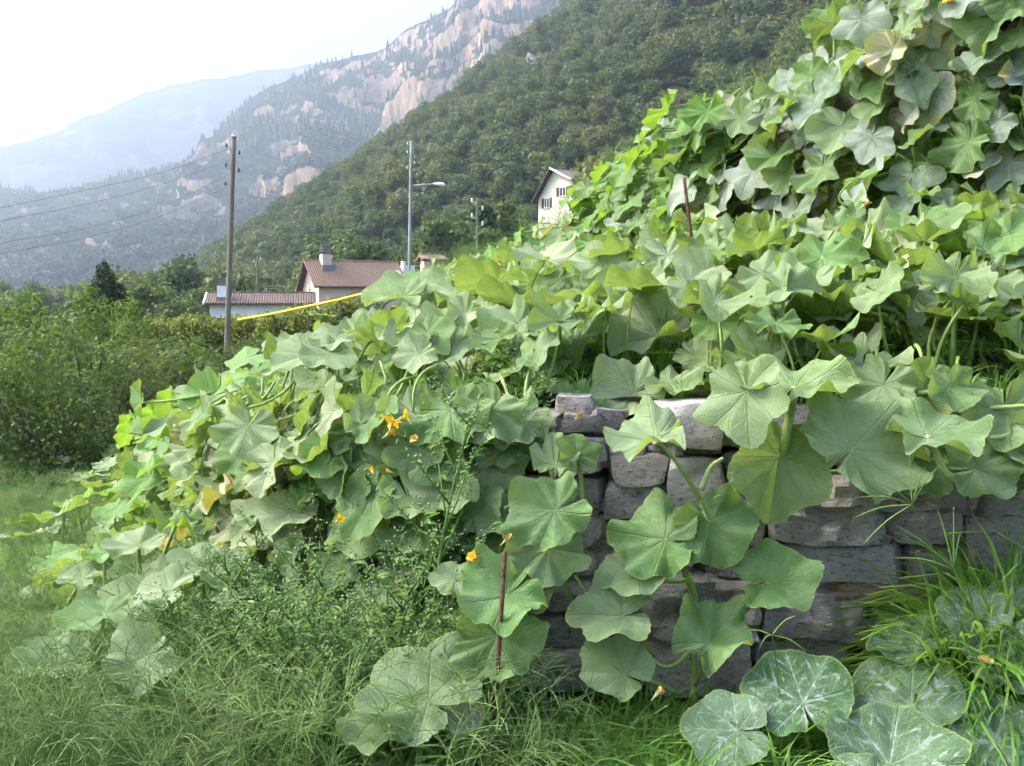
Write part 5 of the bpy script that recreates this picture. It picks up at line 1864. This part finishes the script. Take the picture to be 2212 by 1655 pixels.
# ------------------------------------------------------------------ grasses and weeds
M_grass = leafy('meadow_grass', [(0.0, (0.06, 0.15, 0.025)), (0.5, (0.1, 0.23, 0.038)), (0.85, (0.15, 0.3, 0.055)), (1.0, (0.2, 0.33, 0.08))], (0.36, 0.6, 0.06), 0.42, 0.5, 0.3)
M_seed = leafy('seeding_grass', [(0.0, (0.1, 0.2, 0.045)), (0.5, (0.17, 0.28, 0.08)), (1.0, (0.3, 0.36, 0.15))], (0.4, 0.42, 0.15), 0.25, 0.6, 0.2)
M_weed = leafy('goosefoot_leaves', [(0.0, (0.08, 0.17, 0.04)), (0.5, (0.13, 0.25, 0.06)), (1.0, (0.2, 0.32, 0.1))], (0.3, 0.48, 0.08), 0.33, 0.55)
M_wseed = leafy('goosefoot_seeds', [(0.0, (0.14, 0.22, 0.08)), (0.5, (0.2, 0.29, 0.12)), (1.0, (0.28, 0.36, 0.17))], (0.35, 0.45, 0.12), 0.2, 0.7)


def blade(Vl, Ql, Sl, base, d, L, w_, curl, g, segs=5, shade=None):
    side = Vector((-d.y, d.x, 0)).normalized() * w_
    o = len(Vl)
    shv = g.random() if shade is None else shade
    for i in range(segs + 1):
        t = i / segs
        p = base + Vector((0, 0, L * (t - curl * .55 * t ** 2.6))) + d * (L * curl * t ** 1.9 * .85)
        ww = (1 - t ** 1.8) * (0.6 + .4 * min(1, t * 4))
        Vl.append(p - side * ww); Vl.append(p + side * ww + Vector((0, 0, w_ * .3)))
        Sl += [shv, shv]
    for i in range(segs):
        Ql.append((o + 2 * i, o + 2 * i + 1, o + 2 * i + 3, o + 2 * i + 2))


def tuft(seed, n, L, w_, curl, spread_=.08):
    g = random.Random(seed)
    Vl, Ql, Sl = [], [], []
    for k in range(n):
        a = g.uniform(0, 6.28)
        d = Vector((math.cos(a), math.sin(a), 0))
        blade(Vl, Ql, Sl, d * g.uniform(0, spread_), Vector((math.cos(a + g.gauss(0, .4)), math.sin(a + g.gauss(0, .4)), 0)), L * g.uniform(.5, 1.1), w_ * g.uniform(.7, 1.3), curl * g.uniform(.5, 1.7), g)
    return np_mesh('grass_tuft', [tuple(v) for v in Vl], Ql, M_grass, True, None, Sl)


def culm_tuft(seed, n, L, spikes=True, r=.0011):
    """thin flowering stalks with finger-like spikes"""
    g = random.Random(seed)
    Vl, Ql, Sl = [], [], []

    def strip(P, w0, w1, sh):
        o = len(Vl)
        m = len(P)
        for i, p in enumerate(P):
            t = (P[min(i + 1, m - 1)] - P[max(i - 1, 0)]).normalized()
            a = t.cross(Vector((.3, .9, .2))).normalized()
            b = t.cross(a)
            ww = w0 + (w1 - w0) * i / (m - 1)
            for an in (0, 2.09, 4.19):
                Vl.append(p + (a * math.cos(an) + b * math.sin(an)) * ww); Sl.append(sh)
        for i in range(m - 1):
            for q in range(3):
                Ql.append((o + 3 * i + q, o + 3 * i + (q + 1) % 3, o + 3 * i + 3 + (q + 1) % 3, o + 3 * i + 3 + q))
    for k in range(n):
        a = g.uniform(0, 6.28)
        d = Vector((math.cos(a), math.sin(a), 0))
        l = L * g.uniform(.55, 1.1)
        lean = g.uniform(.1, .55)
        sh = g.random()
        P = [d * (.04 + l * lean * t ** 1.7) + Vector((0, 0, l * (t - .22 * lean * t ** 3))) for t in (0, .25, .5, .75, 1.0)]
        strip(P, r * 1.3, r * .8, sh)
        if spikes:
            tip = P[-1]
            ax = (P[-1] - P[-2]).normalized()
            for j in range(g.randint(3, 7)):
                b = g.uniform(0, 6.28)
                o_ = ax.orthogonal()
                o_.rotate(Matrix.Rotation(b, 3, ax))
                ls = g.uniform(.07, .15)
                base = tip - ax * g.uniform(0, .05)
                S = [base + ax * ls * t * .75 + o_ * ls * (.6 * t + .25 * t * t) - Vector((0, 0, .25 * ls * t * t)) for t in (0, .35, .7, 1)]
                strip(S, r * 1.35, r * .8, sh)
        else:
            tip = P[-1]; ax = (P[-1] - P[-2]).normalized()
            S = [tip + ax * .11 * t + d * .03 * t * t - Vector((0, 0, .03 * t * t)) for t in (0, .3, .7, 1)]
            strip(S, r * 2.2, r * .8, sh)
    return np_mesh('seed_stalks', [tuple(v) for v in Vl], Ql, M_seed, True, None, Sl)


TUF = [tuft(k, 34, .30, .0042, .75) for k in range(3)] + [tuft(k + 9, 22, .36, .007, .8, .1) for k in range(3)] + [tuft(k + 20, 40, .2, .003, .9) for k in range(2)]
CUL = [culm_tuft(k, 11, .48) for k in range(4)] + [culm_tuft(k + 7, 9, .5, False) for k in range(2)]


def behind_wall(x, y):
    """True where the terraces stand instead of the open ground"""
    if x > -1.2:
        s = s_of_x(x)
        return y > stat(s)[0][1] - .02
    for k in range(4, NS):
        a, b = ST[k][0], ST[k + 1][0]
        if a[1] <= y <= b[1]:
            xb = a[0] + (b[0] - a[0]) * (y - a[1]) / (b[1] - a[1])
            return x > xb - .05
    return False


def strew(n, ymin, ymax, power, fn, seed, umin=-60, umax=2280):
    g = random.Random(seed)
    out_ = []
    t = 0
    while len(out_) < n and t < n * 8:
        t += 1
        y = ymin + (ymax - ymin) * g.random() ** power
        u = g.uniform(umin, umax)
        x = (u - 1106) / F * y
        if behind_wall(x, y): continue
        q = fn(g, x, y, u)
        if q is None: continue
        out_.append(q)
    return out_


def place(list_, name, srcs, label):
    scatter(name, [q[0] for q in list_], [q[1] for q in list_], [(q[2],) * 3 for q in list_], [q[3] for q in list_], srcs, label=label)


def gfn(g, x, y, u):
    # broad green blades at right, thin ones at left
    right = x > -.35
    if right: k = g.choice([3, 4, 5, 3, 4, 0])
    else: k = g.choice([0, 1, 2, 6, 7, 6])
    s = g.uniform(.55, 1.1) * (1.0 if right else .75)
    if not right and g.random() < .35: k = g.choice([3, 4, 5]); s *= .8
    if y > 5: s *= .9
    if u > 1450 and y < 3.1: s *= .75
    if u < 640 and 3.0 < y < 5.2: s *= .55
    if y < 2.95: s *= .8 + .2 * max(0, y - 2.3) / .65
    if right and y > 3.1 and u < 1950: s *= .8
    return ((x, y, gz(x, y) - .02), (g.gauss(0, .12), g.gauss(0, .12), g.uniform(0, 6.28)), s, k)


place(strew(2300, 2.3, 13.0, 1.7, gfn, 1), 'grass', TUF, 'rough green grass at the foot of the wall and slope')


def bfn(g, x, y, u):
    if behind_wall(x, y + .12): return None
    return ((x, y, gz(x, y) - .02), (g.gauss(0, .15), g.gauss(0, .15), g.uniform(0, 6.28)), g.uniform(.6, .95), g.choice([3, 4, 5]))


place(strew(230, 2.45, 3.2, 1.0, bfn, 9, 720, 1720), 'broad_grass', TUF, 'broad bright grass blades before the middle of the wall')


def cfn(g, x, y, u):
    right = x > -.3
    if right and (u > 1350 or g.random() < .75): return None
    if -1.0 < x < -.3 and g.random() < .5: return None
    k = g.choice([0, 1, 2, 3, 0, 1, 4, 5])
    return ((x, y, gz(x, y)), (g.gauss(0, .2), g.gauss(0, .2), g.uniform(0, 6.28)), g.uniform(.55, 1.0) if y < 4 else g.uniform(.6, .95), k)


place(strew(430, 2.7, 12.5, 1.3, cfn, 2), 'seed_grass', CUL, 'pale seeding grass stalks over the left foreground')


def lfn(g, x, y, u):
    return ((x, y, gz(x, y)), (g.gauss(0, .25), g.gauss(0, .25), g.uniform(0, 6.28)), g.uniform(.7, 1.05), g.choice([0, 1, 2, 3]))


place(strew(130, 2.75, 4.2, 1.0, lfn, 12, -40, 820), 'wispy_grass', CUL, 'tall wispy seeding grass nearest the lower left corner')

# grass on the terraces and above the upper wall
gg = random.Random(31)
pts, rots, scls, idx = [], [], [], []
for k in range(420):
    s, t = gg.uniform(2.0, 7.0), gg.uniform(-.02, 1)
    p = on_terrace(s, t) if t > 0 else on_wall(s, 1)
    if not in_view(p, 60): continue
    pts.append(p); rots.append((gg.gauss(0, .2), gg.gauss(0, .2), gg.uniform(0, 6.28))); v_ = gg.uniform(.35, .75); scls.append((v_,) * 3); idx.append(gg.choice([0, 1, 2, 3, 4, 5]))
for k in range(700):
    s = gg.uniform(2.0, 8.6)
    p = on_wall(s, 1, 1) - outw(s, 1) * (gg.random() ** 1.5 * 2.5) + Vector((0, 0, .02))
    if not in_view(p, 80): continue
    pts.append(p); rots.append((gg.gauss(0, .2), gg.gauss(0, .2), gg.uniform(0, 6.28))); v_ = gg.uniform(.5, 1.1); scls.append((v_,) * 3); idx.append(gg.choice([0, 1, 2, 6, 8, 9, 10, 11]))
for k in range(260):
    s, t = gg.uniform(1.9, 3.3), gg.uniform(.0, .55)
    p = on_wall(s, t, 1) + outw(s, 1) * gg.uniform(0, .12)
    if not in_view(p, 80): continue
    pts.append(p); o_ = outw(s, 1); rots.append((gg.gauss(0, .3) - o_.y * .7, gg.gauss(0, .3) + o_.x * .7, gg.uniform(0, 6.28))); scls.append((gg.uniform(.4, .8),) * 3); idx.append(gg.choice([0, 1, 2, 6, 7, 8]))
scatter('terrace_grass', pts, rots, scls, idx, TUF + CUL, label='grass growing between the pumpkins on the terraces')
# long grass at the right end of the wall
pts, rots, scls, idx = [], [], [], []
for k in range(85):
    u, Y = 2030 + 250 * gg.random() ** .7, gg.uniform(3.0, 3.3)
    x = (u - 1106) / F * Y
    pts.append((x, Y, gz(x, Y) + gg.uniform(0, .25))); rots.append((gg.gauss(0, .2), gg.gauss(0, .2), gg.uniform(0, 6.28))); v_ = gg.uniform(.9, 1.3) + 1.15 * (u - 2030) / 250; scls.append((v_ * .75, v_ * .75, v_)); idx.append(gg.choice([0, 1, 2, 3, 4, 5]))
scatter('tall_grass', pts, rots, scls, idx, TUF + CUL, label='tall dark grass against the right end of the wall')

# goosefoot weeds
def goosefoot(seed, H, nb=12):
    g = random.Random(seed)
    st = MB()
    lean = Vector((g.gauss(0, .09), g.gauss(0, .09), 0))
    ax = lambda t: Vector((lean.x * t * t * H, lean.y * t * t * H, H * t))
    st.tube([ax(i / 8) for i in range(9)], [.0065 * (1 - .75 * i / 8) for i in range(9)], 6)
    V, Q, S = [], [], []
    V2, Q2, S2 = [], [], []

    def lf(p, d, L, sh):
        d = d.normalized()
        sd = d.cross(Vector((g.gauss(0, .3), g.gauss(0, .3), 1))).normalized()
        nn = sd.cross(d)
        o = len(V)
        V.extend([p, p + d * L * .35 + sd * L * .22 + nn * .1 * L, p + d * L * .7 + sd * L * .13 + nn * .06 * L, p + d * L - nn * .1 * L, p + d * L * .7 - sd * L * .13 + nn * .06 * L, p + d * L * .35 - sd * L * .22 + nn * .1 * L])
        S.extend([sh] * 6)
        Q.extend([(o, o + 1, o + 2, o + 3), (o, o + 3, o + 4, o + 5)])

    def seedc(p, r):
        o = len(V2)
        V2.extend([p + Vector(q) * r for q in ((1, 0, 0), (-1, 0, 0), (0, 1, 0), (0, -1, 0), (0, 0, 1.1), (0, 0, -1.1))])
        S2.extend([g.random()] * 6)
        Q2.extend([(o + 4, o, o + 2, o + 2), (o + 4, o + 2, o + 1, o + 1), (o + 4, o + 1, o + 3, o + 3), (o + 4, o + 3, o, o), (o + 5, o + 2, o, o), (o + 5, o + 1, o + 2, o + 2), (o + 5, o + 3, o + 1, o + 1), (o + 5, o, o + 3, o + 3)])

    for k in range(nb):
        t = .15 + .8 * k / nb
        p = ax(t)
        a = k * 2.4 + g.gauss(0, .3)
        d = Vector((math.cos(a), math.sin(a), .9 + .5 * t)).normalized()
        L = H * .42 * (1 - t) + .08
        q = [p, p + d * L * .5, p + d * L + Vector((0, 0, .05 * L))]
        st.tube(q, [.003, .0022, .001], 5)
        for j in range(11):
            f = g.uniform(.1, 1)
            b = p + (q[2] - p) * f
            an = g.uniform(0, 6.28)
            lf(b, Vector((math.cos(an), math.sin(an), g.uniform(-.3, .6))), g.uniform(.018, .042) * (1.25 - .5 * t), g.random())
        for j in range(20):
            f = g.uniform(.5, 1.25)
            b = p + (q[2] - p) * f + Vector((g.gauss(0, .007), g.gauss(0, .007), g.gauss(0, .007)))
            seedc(b, g.uniform(.0026, .005))
    for j in range(40):
        t = g.uniform(.72, 1.04)
        seedc(ax(t) + Vector((g.gauss(0, .009), g.gauss(0, .009), 0)), g.uniform(.0022, .0045))
    Q2 = [q[:3] for q in Q2]
    return (st.mesh('stem', M_weed, True), np_mesh('leaves', [tuple(v) for v in V], Q, M_weed, False, None, S), np_mesh('seed_spray', [tuple(v) for v in V2], Q2, M_wseed, False, None, S2))


GF = [goosefoot(k, h, n) for k, (h, n) in enumerate(((.75, 16), (.6, 15), (.9, 18), (.45, 14)))]


def weed(k, p, s, rz, lab, group=None, tilt=(0, 0)):
    e = empty('goosefoot_weed', p, rz)
    e.rotation_euler = (tilt[0], tilt[1], rz)
    e.scale = (s, s, s)
    for nm, me in zip(('stem', 'leaves', 'seed_spray'), GF[k]):
        q_ = link(nm, me, e)
        if nm != 'stem': q_['kind'] = 'stuff'
    tag(e, lab, 'weed', group)


p = at(935, 1330, 3.25)
weed(2, Vector((p.x, p.y, gz(p.x, p.y) + .1)), 1.18, .4, 'tallest seeding goosefoot stalk standing before the pumpkin leaves', None, (0, -.08))
p = at(1110, 1290, 3.3)
weed(2, Vector((p.x - .1, p.y, gz(p.x, p.y) + .05)), .95, 2.4, 'slanting goosefoot stalk reaching across the wall beside the rusty rod', None, (0, .38))
p = at(700, 1200, 3.8)
weed(0, Vector((p.x, p.y, gz(p.x, p.y) + .25)), 1.1, 1.4, 'goosefoot with reddish seeds left of the tallest stalk')
gw = random.Random(5)
cnt = 0
while cnt < 85:
    u, Y = gw.uniform(380, 1080), gw.uniform(2.95, 5.0)
    x = (u - 1106) / F * Y
    if behind_wall(x, Y) or u > 1080 or (u < 600 and Y < 3.4): continue
    z = gz(x, Y)
    weed(gw.choice([0, 1, 3, 1]), Vector((x, Y, z)), gw.uniform(.65, 1.15), gw.uniform(0, 6.28), 'leafy goosefoot weed in the thicket between wall and grass', 'goosefoot weeds in the thicket', (gw.gauss(0, .15), gw.gauss(0, .15)))
    cnt += 1
# weeds scattered as an uncountable filler over terraces and far slope
wm = []
for k in range(3):
    st, lv, sd = GF[(0, 1, 3)[k]]
    wm.append(lv)
pts, rots, scls, idx = [], [], [], []
for k in range(520):
    m_ = gw.random()
    if m_ < .35:
        s = gw.uniform(4.0, 8.5); p = on_wall(s, gw.uniform(0, 1), 0) + outw(s, 0) * gw.uniform(0, .12)
    elif m_ < .6:
        s = gw.uniform(3.9, 7.8); p = on_wall(s, gw.uniform(-.1, 1), 1) + outw(s, 1) * gw.uniform(0, .2)
    elif m_ < .8:
        p = on_terrace(gw.uniform(2, 8), gw.uniform(0, 1))
    else:
        Y = gw.uniform(4, 13); u = gw.uniform(-40, 560); x = (u - 1106) / F * Y
        if behind_wall(x, Y): continue
        p = Vector((x, Y, gz(x, Y)))
    if not in_view(p, 60): continue
    pts.append(p); rots.append((gw.gauss(0, .3), gw.gauss(0, .3), gw.uniform(0, 6.28))); v_ = gw.uniform(.25, .5) if m_ < .8 else gw.uniform(.4, .7); scls.append((v_,) * 3); idx.append(gw.randrange(3))
scatter('undergrowth', pts, rots, scls, idx, wm, label='small leafy weeds filling gaps between the pumpkins')

# crabgrass heads standing clear in front of the wall
M_cr = M_seed
CR = [((2090, 1330), (2010, 1180), (1970, 1090), [(1850, 1075), (1840, 1120), (1905, 1050), (1965, 985), (2000, 1010), (2030, 1005), (1860, 1180)], 'crabgrass head with many spread fingers before the dark stones'),
      ((2120, 1330), (2085, 1250), (2060, 1230), [(1935, 1135), (1955, 1160), (2025, 1100), (2060, 1095), (2075, 1150), (1930, 1205)], 'lower crabgrass head just right of the spread one'),
      ((1690, 1500), (1675, 1420), (1668, 1372), [(1600, 1368), (1640, 1400), (1720, 1330), (1700, 1350), (1745, 1410)], 'small crabgrass head in front of the blue grey stone')]
for b0, b1, b2, tips, lb in CR:
    e = empty('crabgrass_stalk', at(b0[0], b0[1] + 60, 2.95))
    o0 = Vector(e.location)
    mb = MB(); mb.tube([p - o0 for p in curve_pts([at(b0[0], b0[1] + 60, 2.95), at(*b1, 2.93), at(*b2, 2.92)], 10)], .0016, 5)
    mb.build('culm', M_grass, e, True)
    for (u, v) in tips:
        mb = MB()
        a, c = at(*b2, 2.92) - o0, at(u, v, 2.92 + gw.gauss(0, .05)) - o0
        m_ = a.lerp(c, .5) + Vector((0, 0, .012))
        mb.tube(curve_pts([a, m_, c], 8), [.0012, .0018, .002, .002, .002, .0019, .0016, .0012, .0006], 5)
        mb.build('spike', M_cr, e, True)
    tag(e, lb, 'grass stalk')

# ------------------------------------------------------------------ blossoms
M_pet = leafy('blossom_petal', [(0, (0.75, 0.42, 0.02)), (.5, (0.82, 0.54, 0.03)), (1, (0.82, 0.6, 0.08))], (0.9, 0.5, 0.02), .3)
M_petd = leafy('faded_petal', [(0, (0.45, 0.28, 0.06)), (.5, (0.6, 0.42, 0.12)), (1, (0.62, 0.5, 0.22))], (0.6, 0.4, 0.05), .25)


def blossom(pl, u, v, Y, wpx, mat, openk=.6, seed=0, up=1):
    g = random.Random(seed)
    s = wpx / F * Y
    p = at(u, v, Y) - pl.o
    fl = MB()
    for k in range(5):
        a = k * 1.2566 + g.gauss(0, .15)
        V, Fc = [], []
        L = s * g.uniform(.8, 1.1)
        for i in range(6):
            t = i / 5
            rr = L * openk * t ** 1.5 * g.uniform(.9, 1.1)
            z = L * (.9 * t - .5 * t ** 3 * openk)
            wd = L * .24 * math.sin(math.pi * (.12 + .8 * t))
            for j in (-1, 0, 1):
                V.append(Vector((math.cos(a) * rr - math.sin(a) * j * wd, math.sin(a) * rr + math.cos(a) * j * wd, z + abs(j) * wd * .45 + g.gauss(0, L * .03))))
        for i in range(5):
            for j in range(2): Fc.append((i * 3 + j, i * 3 + j + 1, i * 3 + j + 4, i * 3 + j + 3))
        fl.add(V, Fc)
    o = fl.build('blossom', mat, pl.e, True)
    o.location = p
    o.rotation_euler = (R(g.uniform(40, 80)) * up, R(g.uniform(-30, 30)), g.uniform(0, 6.28))
    cx_ = MB()
    cx_.lathe([(s * .05, -s * .55), (s * .06, -s * .2), (s * .13, -s * .02), (s * .16, s * .12)], 8)
    cx_.build('calyx', M_stem2, o, True)


blossom(P8, 843, 922, 3.3, 30, M_pet, .8, 1); blossom(P8, 866, 905, 3.3, 30, M_pet, .7, 2); blossom(P8, 836, 940, 3.3, 27, M_pet, .6, 3)
blossom(P2, 1032, 1212, 3.0, 30, M_pet, .45, 4); blossom(P8, 728, 1127, 3.3, 22, M_pet, .5, 5); blossom(P8, 902, 950, 3.3, 26, M_petd, .4, 6); blossom(P2, 1090, 1170, 3.1, 26, M_petd, .2, 7)
blossom(P1, 1417, 1502, 2.95, 30, M_petd, .3, 8); blossom(P1, 1245, 905, 3.5, 24, M_petd, .15, 9); blossom(P1, 1066, 985, 3.5, 26, M_petd, .15, 10); blossom(P5, 398, 1478, 3.7, 16, M_pet, .4, 11)
blossom(P3, 2145, 1430, 2.85, 36, M_petd, .2, 12); blossom(P11, 1865, 445, 4.9, 22, M_petd, .3, 13); blossom(P15, 2060, 3, 5.2, 30, M_pet, .6, 14); blossom(P8, 805, 1020, 3.3, 18, M_pet, .3, 15); blossom(P8, 845, 1020, 3.3, 16, M_pet, .3, 16)

# withered hanging leaves and small leaf rosettes
for (u, v, Y, w_) in ((1500, 440, 7.0, 60), (1468, 420, 7.2, 50), (1230, 490, 10, 40), (1510, 430, 6.9, 50)):
    hero(P12, 'aged', u, v, Y, w_, .9, .1, .3, 270)
hero(P11, 'aged', 1930, 105, 5.4, 110, .7, .3, -.4, 250, 2)
# young shoots
for (u, v, Y) in ((1385, 640, 4.4), (1400, 625, 4.4), (1365, 630, 4.42), (1850, 385, 5.0), (1990, 420, 5.2), (700, 680, 6.5)):
    hero(P6 if v > 500 else P11, 'bright', u, v, Y, 75, random.uniform(-.2, .5), .8, random.uniform(-.5, .5), random.uniform(0, 360), None, None, at(u + random.uniform(-6, 6), v + 60, Y + .05))

# ------------------------------------------------------------------ rusty rods
M_rust = plain('rusty_steel', (0.14, 0.062, 0.04), 0.9, 0.4, 60, bump=0.6, col2=(0.06, 0.032, 0.026))


def rod(p0, p1, r, label):
    e = empty('rusty_rod', p0)
    d = p1 - p0
    mb = MB(); mb.tube([Vector((0, 0, 0)), d * .5, d], r, 10); mb.build('shaft', M_rust, e, True)
    L = d.length
    q = Vector((0, 0, 1)).rotation_difference(d.normalized()).to_matrix().to_4x4()
    mb = MB()
    k = 0.0
    while k < L - .01:
        mb.lathe([(r * .98, 0), (r * 1.14, .0012), (r * 1.14, .0028), (r * .98, .004)], 8, q @ Matrix.Translation((0, 0, k)))
        k += .0095
    mb.build('ribbing', M_rust, e)
    tag(e, label, 'steel rod')


rod(at(1068, 1560, 2.86), at(1091, 1192, 2.84), .0062, 'rusty ribbed steel rod standing in the grass before the wall')
rod(at(1497, 540, 5.0), at(1478, 385, 5.0), .0075, 'rusty steel rod sticking up among leaves on the upper terrace')
rod(at(2092, 1130, 3.22), at(2088, 1010, 3.22), .003, 'thin rusty rod against the dark stones at right')
